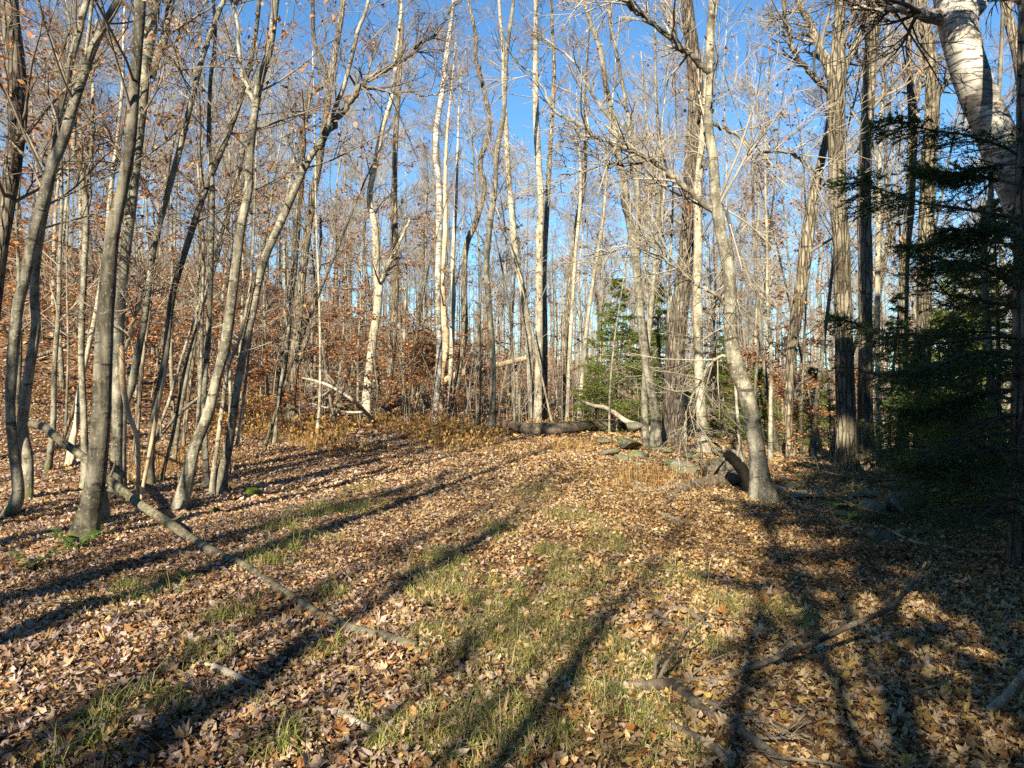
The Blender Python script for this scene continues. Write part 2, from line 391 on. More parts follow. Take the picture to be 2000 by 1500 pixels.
Gs = 'grey saplings standing together beside the leafy track'
# --- the clump of young trees on the near left
hero('rough_tree', 'thick dark rough trunk cut by the left edge of the photo', [(-60, 1010, 43.2), (-40, 800, 37.4), (-20, 620, 34.6), (-4, 500, 31.7), (10, 420, 30.2), (28, 300, 31.7), (36, 210, 33.1), (30, 120, 33.1), (16, 0, 33.1)], 'roughdark', d=9.3, top=15, nb=16, leaves=1040, t0=.3)
hero('young_tree', 'grey sapling with a hooked curved base, nearest the left edge', [(8, 1032, 23.0), (34, 968, 20.2), (27, 880, 18.7), (20, 800, 18.7), (25, 700, 21.0), (35, 600, 20.2), (50, 540, 20.2), (65, 460, 20.2), (82, 400, 21.0), (100, 330, 20.2), (125, 270, 20.2), (142, 210, 18.5), (162, 150, 16.8), (190, 75, 16.0), (236, -10, 15.1)], d=8.6, group=Gs, nb=12, leaves=240)
hero('young_tree', 'slim grey sapling just behind the hooked one, touched by the fallen pole', [(52, 984, 19.4), (54, 900, 20.2), (44, 830, 19.3), (58, 720, 18.5), (70, 640, 16.8), (67, 560, 16.0), (80, 450, 15.1), (103, 330, 15.1), (118, 230, 14.3), (136, 130, 13.4), (155, 60, 12.6), (170, 0, 11.8)], d=9.8, group=Gs, nb=10, leaves=160)
hero('young_tree', 'thin wavy stem rising behind the thickest dark trunk', [(166, 900, 13.4), (163, 792, 12.6), (159, 705, 11.8), (161, 600, 11.8), (164, 540, 10.9), (168, 420, 11.8), (159, 336, 10.1), (144, 299, 9.2), (150, 200, 7.6), (170, 90, 6.7)], d=11, group=Gs, nb=9, leaves=200, limbs=[(.4, [(168, 420, 8.4), (180, 280, 7.6), (183, 230, 7.6), (177, 140, 6.7), (190, 40, 5.9)])])
hero('young_tree', 'pale slanting stem seen low behind the thickest dark trunk', [(141, 866, 11.8), (150, 824, 10.9), (157, 757, 10.1), (175, 670, 9.2), (187, 610, 8.4), (205, 500, 7.6), (215, 380, 6.7)], 'pale', d=13, group=Gs, nb=8)
hero('young_tree', 'thickest dark grey trunk of the left clump, fern at its foot', [(160, 1052, 41.8), (183, 960, 36.0), (196, 830, 34.6), (201, 720, 33.1), (207, 600, 31.0), (219, 467, 25.9), (238, 373, 23.0), (254, 280, 20.9), (261, 187, 20.2), (268, 93, 20.2), (274, -10, 20.2)], 'dark', group=Gs, nb=10, t0=.5, leaves=120, flare=.6)
hero('young_tree', 'light grey forked trunk tucked behind the thickest dark one', [(226, 928, 21.6), (229, 830, 19.4), (230, 740, 21.0), (233, 630, 20.2), (243, 513, 19.3), (254, 420, 20.2), (275, 233, 18.7), (289, 93, 21.6), (303, -10, 21.6)], d=10.2, group=Gs, nb=9, t0=.5, leaves=240, limbs=[(.5, [(297, 150, 15.1), (322, 61, 15.1), (338, -10, 14.3), (362, -120, 11.8), (380, -260, 8.4)])])
hero('young_tree', 'sapling sweeping up to the right beside the light forked trunk', [(237, 924, 16.8), (241, 810, 15.1), (259, 747, 15.1), (273, 670, 14.3), (283, 617, 13.4), (299, 490, 13.4), (322, 397, 12.6), (348, 303, 11.8), (373, 201, 10.9), (397, 107, 10.1), (429, 19, 9.2), (440, -20, 8.4)], d=10.8, group=Gs, nb=10, leaves=240)
hero('dead_sapling', 'tan broken dead stem with a frayed top among the grey saplings', [(268, 1004, 7.6), (270, 873, 8.4), (252, 810, 10.1), (241, 757, 10.9), (238, 690, 10.9), (234, 672, 7.6)], 'tan', d=8.9, nb=0, snap=True, flare=.2, limbs=[(.2, [(246, 680, 7.6), (257, 640, 7.6), (272, 600, 5.9), (282, 560, 4.2)])])
hero('young_tree', 'dark thin sapling slanting right behind the tan broken stem', [(293, 910, 14.3), (297, 845, 13.4), (304, 792, 13.4), (322, 705, 13.4), (331, 620, 12.6), (341, 560, 12.6), (369, 467, 12.6), (397, 383, 11.8), (429, 303, 10.9), (460, 224, 10.1), (481, 154, 9.2), (500, 60, 8.4)], 'dark', d=11.2, group=Gs, nb=11, leaves=280)
hero('dead_sapling', 'bleached dead stick propped against the dark slanting sapling', [(276, 970, 6.7), (290, 897, 7.6), (308, 800, 7.6), (326, 712, 5.9)], 'tan', d=9.4, nb=0, snap=True, flare=.1)
hero('young_tree', 'pale mossy based trunk leaning right in front of the others', [(344, 1000, 25.9), (364, 943, 25.2), (381, 873, 22.3), (406, 810, 20.9), (423, 740, 18.7), (441, 670, 21.0), (453, 580, 19.3), (471, 443, 17.6), (485, 373, 16.8), (488, 303, 16.0), (499, 210, 15.1), (509, 154, 15.1), (527, 93, 14.3), (540, -5, 12.6)], group=Gs, nb=10, t0=.5, leaves=240, limbs=[(.6, [(499, 210, 8.4), (470, 130, 7.6), (462, 40, 6.7), (440, -60, 5.9)])])
hero('young_tree', 'thin stem with green moss patches behind the leaning trunk', [(402, 918, 10.9), (399, 768, 10.9), (406, 670, 10.9), (411, 560, 10.1), (415, 373, 9.2), (408, 280, 8.4), (411, 163, 7.6), (420, 40, 6.7)], d=11.2, group=Gs, nb=9, leaves=200)
hero('young_tree', 'thin whitish stem standing right beside the leaning trunk', [(416, 934, 9.2), (423, 880, 8.4), (437, 775, 8.4), (446, 715, 7.6), (465, 670, 6.7), (482, 600, 5.9), (492, 520, 5.0)], 'pale', d=10.6, group=Gs, nb=6, top=5, leaves=80)
hero('young_tree', 'sapling whose long limb arches right across the open sky', [(432, 931, 20.2), (448, 862, 16.8), (458, 792, 16.0), (469, 722, 16.0), (480, 670, 15.1), (496, 600, 15.1), (506, 545, 15.1), (523, 490, 15.1), (555, 420, 15.1), (579, 364, 14.3), (600, 317, 13.4), (628, 272, 11.8), (652, 215, 10.1), (671, 170, 9.2), (687, 110, 8.4), (700, 57, 7.6), (721, -5, 6.7)], d=10.7, group=Gs, nb=9, t0=.45, leaves=160,
     limbs=[(.6, [(622, 290, 13.4), (652, 240, 12.6), (687, 197, 11.8), (713, 160, 10.1), (753, 137, 9.2), (800, 107, 8.4), (822, 85, 7.6), (860, 57, 5.9), (886, 5, 4.2), (930, -30, 3.4)]), (.5, [(712, 166, 5.9), (760, 180, 5.0), (800, 179, 4.2), (830, 187, 3.4), (866, 179, 2.5), (890, 160, 2.5)])])
# --- middle distance, left to right
hero('forest_tree', 'dark trunk, left of the twin pair before the rust brush', [(550, 795, 17), (551, 733, 16), (560, 650, 15), (567, 583, 14), (577, 483, 13), (587, 367, 13), (588, 283, 12), (597, 233, 11), (605, 185, 11), (630, 167, 10), (640, 140, 9), (623, 107, 8), (612, 67, 8), (610, -10, 7)], 'roughdark', d=22, nb=16, leaves=160, top=17)
hero('forest_tree', 'grey brown trunk, right of the twin pair, with a dark side stem', [(568, 800, 20), (571, 750, 18), (580, 650, 17), (587, 567, 17), (597, 483, 16), (607, 410, 15), (623, 317, 14), (636, 230, 13), (650, 130, 12), (668, 20, 10)], 'rough', d=21.5, nb=16, leaves=140, top=17, limbs=[(.6, [(577, 722, 11), (600, 657, 9), (609, 610, 8), (617, 567, 7), (627, 483, 6), (626, 420, 5)])])
hero('forest_tree', 'forked tree with one pale and one dark stem behind dead branches', [(716, 782, 18), (723, 710, 17), (730, 650, 16), (739, 583, 16), (735, 533, 14), (733, 450, 14), (722, 383, 12), (735, 310, 11), (747, 250, 10), (766, 187, 9), (775, 100, 7)], 'pale', d=24, nb=14, leaves=150, top=18, limbs=[(-.8, [(738, 585, 11), (752, 530, 9), (768, 500, 8), (783, 467, 6), (800, 430, 5)])])
hero('forest_tree', 'straight grey trunk close right of the forked tree', [(757, 765, 15), (768, 660, 14), (773, 567, 13), (772, 483, 12), (770, 367, 12), (773, 267, 10), (780, 150, 9), (784, 40, 8)], 'rough', d=27, nb=14, leaves=120, top=18)
hero('forest_tree', 'black banded white trunk rising into the open blue sky', [(847, 822, 16), (852, 770, 14), (857, 717, 13), (858, 667, 12), (855, 583, 12), (857, 483, 12), (858, 367, 12), (851, 300, 12), (853, 250, 11), (863, 183, 10), (873, 100, 9), (884, 20, 7)], 'birch', d=23.5, nb=10, t0=.55, leaves=90, top=17)
hero('forest_tree', 'bent orange brown trunk pressed behind the banded white one', [(858, 790, 14), (862, 733, 13), (871, 667, 14), (867, 617, 13), (864, 540, 10), (870, 450, 9)], 'tan', d=25, nb=8, top=13, leaves=30)
hero('forest_tree', 'thin whitish stem between the banded trunk and the crooked one', [(878, 790, 9), (883, 650, 9), (886, 580, 9), (884, 517, 8), (890, 400, 7)], 'pale', d=26, nb=8, top=14, leaves=30)
hero('forest_tree', 'crooked grey trunk that kinks twice below the blue gap', [(889, 790, 15), (897, 717, 13), (907, 650, 13), (906, 567, 12), (910, 483, 12), (930, 433, 11), (946, 367, 10), (938, 317, 10), (956, 250, 9), (947, 183, 9), (930, 117, 8), (927, 60, 7)], 'rough', d=26, nb=14, leaves=120, top=18)
hero('forest_tree', 'slim pale tree with a flared foot left of the big log', [(960, 842, 16), (962, 790, 12), (963, 717, 12), (957, 617, 12), (950, 517, 11), (958, 433, 11), (967, 367, 10), (970, 300, 10), (984, 217, 9), (990, 100, 8)], 'smooth', d=21, nb=14, leaves=120, top=17, flare=.9)
hero('forest_tree', 'leftmost pale trunk of the tight triple clump by the log', [(1037, 830, 14), (1034, 683, 13), (1023, 583, 13), (1008, 500, 13), (998, 400, 12), (993, 333, 11), (985, 200, 9)], 'pale', d=24, nb=14, leaves=130, top=19)
hero('forest_tree', 'middle trunk of the tight pale triple clump by the log', [(1050, 832, 16), (1053, 683, 15), (1053, 583, 15), (1054, 450, 14), (1057, 400, 13), (1053, 333, 13), (1047, 233, 12), (1046, 100, 10)], 'pale', d=23.7, nb=15, leaves=130, top=19, t0=.5)
hero('forest_tree', 'rightmost slim trunk of the pale triple clump by the log', [(1064, 832, 12), (1064, 650, 11), (1062, 540, 11), (1068, 420, 10), (1074, 300, 9), (1082, 150, 8)], 'rough', d=24.3, nb=12, leaves=100, top=18)
hero('forest_tree', 'thin white pole of a tree right of the triple clump', [(1108, 812, 8), (1112, 700, 8), (1118, 588, 7), (1124, 498, 7), (1134, 380, 6)], 'pale', d=25, nb=10, top=14)
hero('forest_tree', 'dull brown trunk behind the thin white pole', [(1104, 805, 15), (1105, 660, 14), (1114, 550, 13), (1125, 450, 11), (1140, 350, 10)], 'rough', d=29, nb=12, top=18, leaves=60)
hero('forest_tree', 'thin white stem leaning right beside the green conifer', [(1132, 800, 8), (1139, 720, 8), (1146, 642, 8), (1158, 552, 7), (1166, 502, 7), (1180, 410, 6)], 'pale', d=24.5, nb=10, top=14)
hero('forest_tree', 'pale twin stemmed tree whose right stem divides into upright leaders', [(1284, 908, 22), (1281, 850, 20), (1279, 804, 19), (1262, 710, 18), (1252, 624, 17), (1246, 552, 16), (1241, 498, 16), (1227, 417, 15), (1217, 350, 14), (1207, 300, 13), (1197, 233, 12), (1183, 167, 11), (1173, 100, 10), (1147, 27, 8), (1136, -20, 7)], 'smooth', d=15.6, nb=14, leaves=130, top=13,
     limbs=[(.3, [(1243, 515, 13), (1247, 450, 12), (1243, 350, 11), (1233, 283, 10), (1222, 200, 8), (1195, 60, 7), (1190, -20, 6)]), (-.4, [(1195, 235, 7), (1160, 190, 6), (1128, 130, 5), (1085, 90, 4), (1040, 60, 3)])])
hero('forest_tree', 'slimmer straight stem leaning on the pale twin stemmed tree', [(1266, 911, 15), (1262, 860, 14), (1259, 804, 13), (1260, 740, 12), (1268, 640, 10), (1280, 500, 9), (1290, 330, 8)], 'smooth', d=15.9, nb=9, top=11, leaves=60)
hero('oak_tree', 'massive dark trunk standing behind the rocks and twin stems', [(1316, 895, 50), (1316, 850, 43), (1315, 786, 41), (1318, 714, 38), (1324, 624, 35), (1334, 552, 30), (1341, 480, 31), (1350, 400, 33), (1353, 300, 32), (1360, 200, 30), (1353, 100, 27), (1343, 20, 24)], 'roughdark', d=17.5, nb=18, leaves=170, top=18, t0=.35)
hero('forest_tree', 'blotched grey trunk between the massive one and the leaning beech', [(1375, 905, 24), (1371, 840, 20), (1366, 732, 18), (1363, 624, 18), (1362, 552, 18), (1364, 470, 17), (1362, 380, 15), (1372, 270, 13), (1385, 120, 11)], 'pale', d=15.7, nb=12, leaves=80, top=15)
hero('beech_tree', 'pale leaning beech whose long limbs spread far over the track', [(1492, 980, 44), (1483, 918, 34), (1472, 840, 31), (1457, 768, 31), (1437, 714, 30), (1428, 660, 26), (1426, 552, 23), (1417, 498, 22), (1409, 460, 21), (1398, 393, 22), (1393, 317, 19), (1383, 233, 17), (1387, 167, 16), (1387, 67, 16), (1393, -10, 14)], 'smooth', nb=10, t0=.5, top=12, leaves=120, tw='twigpale',
     limbs=[(-.8, [(1390, 146, 14), (1353, 112, 12), (1320, 87, 11), (1277, 47, 10), (1240, 20, 9), (1205, -8, 8), (1150, -40, 6)]),
            (-.9, [(1392, 410, 13), (1337, 367, 11), (1300, 333, 10), (1263, 310, 9), (1227, 290, 8), (1177, 273, 7), (1143, 253, 6), (1083, 213, 5), (1053, 160, 4), (1000, 110, 3)]),
            (-.7, [(1262, 312, 5), (1240, 321, 5), (1187, 323, 4), (1127, 337, 3), (1090, 345, 2)]),
            (.9, [(1390, 238, 8), (1433, 263, 7), (1493, 293, 7), (1540, 297, 6), (1583, 327, 5), (1617, 360, 4), (1663, 400, 3)]),
            (-.5, [(1424, 600, 8), (1390, 570, 7), (1350, 545, 6), (1290, 500, 5), (1220, 482, 4), (1140, 500, 3)]),
            (.6, [(1430, 690, 7), (1395, 705, 6), (1370, 745, 5), (1345, 790, 4), (1335, 850, 3), (1318, 960, 2)]),
            (.2, [(1398, 393, 9), (1420, 420, 8), (1430, 520, 7), (1422, 640, 6)])])
hero('oak_tree', 'tall rough trunk forking high, first of the pair at right', [(1656, 985, 44), (1655, 900, 37), (1653, 850, 36), (1650, 730, 35), (1647, 610, 33), (1643, 480, 32), (1637, 400, 32), (1635, 300, 32), (1633, 200, 34), (1635, 133, 33), (1638, 67, 23), (1641, -5, 21)], 'rough', d=12.6, nb=10, t0=.45, leaves=40, top=16,
     limbs=[(.4, [(1624, 155, 18), (1597, 83, 15), (1583, 47, 14), (1557, 0, 12), (1530, -60, 10)]), (-.4, [(1622, 180, 11), (1583, 143, 10), (1550, 97, 9), (1533, 30, 8), (1532, -30, 7)]), (.4, [(1648, 140, 14), (1670, 87, 12), (1690, 33, 11), (1712, -40, 9)])])
hero('oak_tree', 'tall narrow rough trunk, second of the pair at right', [(1691, 985, 36), (1690, 900, 30), (1690, 750, 28), (1690, 610, 26), (1690, 483, 26), (1687, 367, 25), (1692, 267, 24), (1697, 167, 24), (1703, 83, 24), (1716, -5, 22)], 'rough', d=12.9, nb=12, t0=.45, leaves=40, top=16, limbs=[(-.4, [(1698, 160, 9), (1690, 60, 8), (1668, 25, 7), (1650, -20, 6)])])
hero('forest_tree', 'thin light stem hugging the second of the right pair', [(1716, 960, 11), (1716, 800, 10), (1714, 690, 10), (1714, 560, 10), (1715, 450, 9), (1718, 330, 8)], 'pale', d=14.5, nb=8, top=11, leaves=30)
hero('forest_tree', 'pale footed tree leaning right, left of the two tall oaks', [(1548, 930, 17), (1541, 850, 14), (1541, 770, 16), (1546, 690, 20), (1554, 630, 22), (1569, 530, 24), (1576, 467, 25), (1590, 383, 20), (1607, 300, 15), (1618, 243, 12), (1632, 130, 9)], 'rough', d=14.2, nb=12, leaves=80, top=13)
hero('forest_tree', 'grey trunk forking into two thin leaders before the sky at right', [(1762, 960, 20), (1764, 700, 19), (1766, 530, 18), (1775, 430, 17), (1780, 333, 17), (1783, 217, 18), (1775, 133, 12), (1777, 33, 10), (1780, -20, 9)], 'rough', d=15, nb=12, leaves=40, top=15, limbs=[(.3, [(1786, 212, 11), (1797, 150, 10), (1803, 60, 8), (1806, -20, 7)])])
hero('oak_tree', 'smooth lit grey brown trunk between forked tree and leaning birch', [(1800, 960, 30), (1803, 700, 28), (1808, 483, 27), (1813, 333, 27), (1820, 233, 27), (1820, 133, 25), (1812, 83, 24), (1800, 20, 20), (1795, -30, 18)], 'rough', d=13.6, nb=12, leaves=30, top=15, limbs=[(.4, [(1822, 200, 8), (1850, 160, 7), (1870, 110, 6)])])
hero('birch_tree', 'big white birch leaning left over the dark spruce', [(2110, 860, 84), (2058, 600, 77), (2010, 420, 74), (1970, 325, 72), (1945, 262, 70), (1917, 200, 69), (1893, 133, 68), (1875, 67, 69), (1862, 5, 70), (1848, -80, 62)], 'birch', d=7.6, nb=3, t0=.85, top=12, leaves=0, tw='twigdark',
     limbs=[(-.3, [(1846, 36, 34), (1812, 30, 24), (1783, 23, 15), (1743, 17, 10), (1700, 18, 7), (1667, 15, 5)]), (.4, [(1900, 40, 22), (1925, -10, 20), (1960, -80, 16)])])
hero('forest_tree', 'narrow tan trunk in the top corner right of the birch', [(2040, 920, 26), (2020, 500, 24), (2000, 200, 22), (1988, 110, 20), (1978, 67, 19), (1962, -5, 18)], 'rough', d=11, nb=9, top=14)
hero('forest_tree', 'dark shaded stem standing in the spruce gloom', [(1940, 985, 18), (1938, 790, 16), (1928, 640, 14), (1922, 500, 12), (1935, 380, 10)], 'dark', d=9.8, nb=12, t0=.25, top=10, tw='twigdark', L=(.6, 1.5))

# --- slim stems between the named trees
EXTRA = []
for px, d in [(92, 12.5), (112, 14.5), (128, 16), (196, 13), (262, 13.5), (286, 15), (312, 12.2), (338, 14), (356, 16), (376, 12.8), (390, 15), (446, 13), (462, 16), (512, 15.5), (534, 17), (620, 20), (655, 22), (800, 22), (935, 22), (1005, 22), (1082, 23), (1190, 20), (1300, 19), (1345, 20), (1448, 15), (1470, 17), (1505, 14), (1520, 16.5), (1565, 16), (1588, 14.5), (1604, 18), (1622, 15.5), (1736, 16), (1745, 13.8), (1850, 16)]:
    x_ = px; y_ = 850; wd_ = rng.uniform(.05, .10)*F/d; p_ = [(x_, CY+CAMZ*F/d, wd_)]; ln_ = rng.normal(.11 if px < 560 else .0, .07); cv_ = 0.
    for k in range(7):
        ln_ += rng.normal(0, .05); x_ += ln_*110; p_.append((x_, CY+CAMZ*F/d-110*(k+1), wd_*(1-.10*(k+1))))
    o = hero('young_tree', 'x', p_, ['smooth', 'pale', 'rough', 'dark'][rng.integers(0, 4)] if px > 560 else ['smooth', 'dark', 'smooth', 'rough'][rng.integers(0, 4)], d=d, nb=9, t0=.3, top=rng.uniform(7, 11), leaves=int(rng.integers(0, 3)*50), tw='twigpale', L=(.6, 1.7), group='slim stems between the larger trees', k2=5, k3=4)
    EXTRA.append((px, o, 'slim'))

# --- bare trees of the wood behind: twelve models, copied as individuals
def bare_model(seed, h, r, bk, tw, leaves):
    global rng
    keep = rng; rng = np.random.default_rng(seed)
    n = 9; z = np.linspace(-.1, h, n); off = np.cumsum(rng.normal(0, .26, (n, 2)), 0)*np.linspace(0, 1, n)[:, None]
    pts = np.c_[off, z]; rad = r*(1-np.linspace(0, 1, n)**1.1*.93)
    m, pr = trunk_mesh(pts, rad, 8, .04, .4, 26); parts = [('trunk', m.mesh('trunk', M[bk]))]
    P, R = pr[None, :, :3], np.maximum(pr[None, :, 3], .006)
    c = MB()
    P1, R1 = spawn(P, R, 22, .28, .98, .75, (1.4, 4.0, .6), 8, .05, .14, .40, .007); tubes(c, P1, R1, 4)
    P2, R2 = spawn(P1, R1, 8, .2, 1, .65, (.6, 1.8, .4), 4, .06, .17, .6, .0058); tubes(c, P2, R2, 3)
    P3, R3 = spawn(P2, R2, 6, .15, 1, .7, (.3, .95, .3), 3, .03, .22, .7, .0050); tubes(c, P3, R3, 3)
    parts.append(('crown', c.mesh('crown', M[tw])))
    if leaves:
        lm = MB(); cl = P2[rng.integers(0, len(P2), leaves//12), -1]
        pos = cl[rng.integers(0, len(cl), leaves)]+rng.normal(0, .22, (leaves, 3))
        scatter_leaves(lm, pos, rng.uniform(.07, .12, leaves), leaf_kite(), pick(RUST, leaves, .3), 1, .4, hang=True)
        parts.append(('leaves', lm.mesh('leaves', M['leaf'], smoothshade=False)))
    rng = keep
    return parts
def sparse_model(seed, h, r, bk):
    global rng
    keep = rng; rng = np.random.default_rng(seed)
    n = 9; z = np.linspace(-.1, h, n); pts = np.c_[np.cumsum(rng.normal(0, .13, (n, 2)), 0)*np.linspace(0, 1, n)[:, None], z]
    m, pr = trunk_mesh(pts, r*(1-np.linspace(0, 1, n)**1.1*.93), 10, .04, .4, 26); c = MB()
    P1, R1 = spawn(pr[None, :, :3], np.maximum(pr[None, :, 3], .006), 12, .4, .98, .62, (1.4, 3.6, .6), 8, .06, .09, .4, .006); tubes(c, P1, R1, 4)
    P2, R2 = spawn(P1, R1, 5, .2, 1, .65, (.5, 1.5, .4), 5, .05, .12, .55, .004); tubes(c, P2, R2, 3)
    rng = keep; return [('trunk', m.mesh('trunk', M[bk])), ('crown', c.mesh('crown', M['twig']))]
def beech_model(seed, h, leaves, n1=13, r=.03):
    """understorey beech with level sprays of rust leaves"""
    global rng
    keep = rng; rng = np.random.default_rng(seed)
    n = 7; pts = np.c_[np.cumsum(rng.normal(0, .06, (n, 2)), 0), np.linspace(-.05, h, n)]
    m, pr = trunk_mesh(pts, np.linspace(r, .006, n), 8, .03, .3, 16); parts = [('trunk', m.mesh('trunk', M['smooth']))]
    P, R = pr[None, :, :3], np.maximum(pr[None, :, 3], .004); c = MB()
    P1, R1 = spawn(P, R, n1, .15, .98, 1.2, (.7, 1.5+h*.07, .5), 6, -.01, .07, .5, .004, flat=.7); tubes(c, P1, R1, 4)
    P2, R2 = spawn(P1, R1, 7, .2, 1, .8, (.3, .8, .4), 4, -.01, .1, .6, .003, flat=.75); tubes(c, P2, R2, 3)
    parts.append(('crown', c.mesh('crown', M['twig'])))
    k = rng.integers(0, len(P2), leaves); pos = P2[k, rng.integers(0, 4, leaves)]+rng.normal(0, .05, (leaves, 3))*np.array([1, 1, .6])
    lm = MB(); scatter_leaves(lm, pos, rng.uniform(.07, .13, leaves), leaf_kite(), pick(RUST, leaves, .3), .5, .4)
    parts.append(('leaves', lm.mesh('leaves', M['leaf'], smoothshade=False)))
    rng = keep
    return parts
def place(parts, name, label, cat, group, loc, rz, sc):
    o = bpy.data.objects.new(name, None); COL.objects.link(o); o.location = loc; o.rotation_euler = (rng.normal(0, .03), rng.normal(0, .03), rz); o.scale = (sc, sc, sc); o.empty_display_size = .1
    tag(o, label, cat, group)
    last = o
    for pn, me in parts:
        c = bpy.data.objects.new(pn, me); COL.objects.link(c); c.parent = last if pn == 'leaves' else o; last = c
    return o
kinds = ['pale', 'rough', 'smooth', 'rough', 'pale', 'roughdark', 'smooth', 'pale', 'rough', 'smooth', 'pale', 'roughdark']
bare = [bare_model(100+k, rng.uniform(13, 20), rng.uniform(.07, .15), kinds[k], 'twig' if k % 3 == 0 else 'twigpale', [60, 260, 0, 420, 160, 0][k % 6]) for k in range(12)]
beech = [beech_model(200+k, rng.uniform(2.2, 4.2), 850) for k in range(5)]
tallbeech = [beech_model(220+k, rng.uniform(6.5, 9.5), 1100, 26, .06) for k in range(3)]
LAND = [(-80, 'the left edge of the photo'), (60, 'the hooked grey sapling'), (200, 'the thickest dark trunk'), (300, 'the tan broken dead stem'), (400, 'the leaning mossy based trunk'), (475, 'the sky arching sapling'), (570, 'the dark twin pair of trunks'), (725, 'the forked pale tree'), (768, 'the straight grey trunk'), (855, 'the black banded white trunk'), (905, 'the crooked grey trunk'), (960, 'the slim flare footed tree'), (1050, 'the pale triple clump'), (1112, 'the thin white pole'), (1150, 'the thin white leaning stem'), (1262, 'the pale twin stemmed tree'), (1320, 'the massive dark trunk'), (1366, 'the blotched grey trunk'), (1430, 'the pale leaning beech'), (1550, 'the pale footed leaning tree'), (1645, 'the first oak of the pair'), (1690, 'the second oak of the pair'), (1770, 'the grey forked trunk'), (1810, 'the smooth lit trunk'), (1935, 'the dark stem in the gloom'), (2020, 'the right edge of the photo')]
ORD = ['first', 'second', 'third', 'fourth', 'fifth', 'sixth', 'seventh', 'eighth', 'ninth', 'tenth', 'eleventh', 'twelfth', 'thirteenth', 'fourteenth', 'fifteenth', 'sixteenth', 'seventeenth', 'eighteenth', 'nineteenth', 'twentieth']
def name_by_place(items, fmt):
    """items (px, object, word): labels that count rightwards from the landmark on the left of each"""
    cnt = {}
    for px, o, wd_ in sorted(items, key=lambda q: q[0]):
        lm_ = [t for x_, t in LAND if x_ <= px]; lm_ = lm_[-1] if lm_ else 'the left edge of the photo'
        k = (wd_, lm_); c = cnt.get(k, 0); cnt[k] = c+1
        o['label'] = fmt.format(ord=ORD[min(c, 19)], word=wd_, land=lm_)
name_by_place(EXTRA, '{ord} {word} sapling stem rightwards from {land}')
spots = []
def try_spot(d, px, mind):
    p = np.array([(px-CX)/F*d, d])
    if all((p[0]-q[0])**2+(p[1]-q[1])**2 > mind*mind for q in spots): spots.append(p); return p
far = []; TONE = {'pale': 'pale', 'rough': 'brown', 'smooth': 'grey', 'roughdark': 'dark'}
for k in range(1500):
    if len(spots) >= 225: break
    d = 90*math.sqrt(rng.uniform(.04, 1)); px = rng.uniform(-250, 2250)
    dmin = 15.5 if px < 380 else 27 if px < 1250 else 23 if px < 1500 else 17
    if d < dmin: continue
    p = try_spot(d, px, 1.5)
    if p is None: continue
    kk = rng.integers(0, 12)
    o = place(bare[kk], 'forest_tree', 'x', 'tree', 'bare trees of the wood behind', (p[0], p[1], float(H(*p))), rng.uniform(0, 6.28), rng.uniform(.6, 1.12))
    far.append((px, o, TONE[kinds[kk]]+' '+('far' if d > 45 else 'nearer')))
name_by_place(far, '{ord} {word} bare tree rightwards from {land}')
# young beeches holding their rust leaves
n = 0; yb = []
for k in range(600):
    if n >= 64: break
    px = rng.uniform(430, 860) if k % 3 == 0 else rng.uniform(-60, 1120) if k % 5 else rng.uniform(1400, 1800); d = rng.uniform(17, 48) if px < 460 else rng.uniform(24, 46) if px < 1120 else rng.uniform(18, 30)
    if px < 120 and d < 22: continue
    x = (px-CX)/F*d; n += 1
    o = place(beech[n % 5], 'beech_sapling', 'x', 'sapling', 'rust leaved young beeches in the understorey', (x, d, float(H(x, d))), rng.uniform(0, 6.28), rng.uniform(.7, 1.25))
    yb.append((px, o, 'farther' if d > 32 else 'nearer'))
name_by_place(yb, '{ord} {word} rust leaved beech rightwards from {land}')
tb = []
for k, (px, d) in enumerate([(30, 17), (75, 22), (120, 19), (170, 26), (215, 17), (255, 21), (300, 24), (340, 18), (385, 22), (430, 27), (470, 20), (520, 25), (560, 30), (610, 27), (660, 31), (700, 28), (790, 29), (830, 33), (880, 29), (940, 32), (1000, 30), (1090, 31), (1180, 29), (1270, 27), (1400, 26), (1480, 24), (1560, 22), (1620, 26), (1730, 22)]):
    x = (px-CX)/F*d; o = place(tallbeech[k % 3], 'beech_tree', 'x', 'tree', 'taller beeches with rust leaves through the wood', (x, d, float(H(x, d))), rng.uniform(0, 6.28), rng.uniform(.75, 1.15)); tb.append((px, o, 'tall'))
name_by_place(tb, '{ord} {word} rust leaved beech rightwards from {land}')
for k, (lab, px, d, sc) in enumerate([('low rust leaved shrub left of the golden weeds', 470, 17.5, .42), ('low red brown shrub before the twin dark trunks', 540, 19, .45), ('low rust shrub at the foot of the twin trunks', 585, 20, .4), ('low rust shrub in the weeds before the banded trunk', 850, 20.5, .32), ('low brown shrub in the weeds left of the log', 905, 20, .32), ('low brown shrub just before the slim flare footed tree', 985, 19.5, .28)]):
    x = (px-CX)/F*d; place(beech[k % 5], 'leafy_shrub', lab, 'shrub', None, (x, d, float(H(x, d))), rng.uniform(0, 6.28), sc)
for lab, px, d, sc, kk in [('rust leaved young beech in front of the forked tree', 735, 22.5, 1.0, 0), ('rust leaved young beech left of the twin dark trunks', 520, 21, .9, 1), ('rust leaved young beech beside the tangle of dead branches', 640, 23, .9, 2), ('low orange leaved sprig of beech at the foot of the oak pair', 1600, 11.8, .5, 3), ('small rust leaved beech right of the banded white trunk', 930, 24, .8, 4)]:
    x = (px-CX)/F*d; place(beech[kk], 'beech_sapling', lab, 'sapling', None, (x, d, float(H(x, d))), rng.uniform(0, 6.28), sc)
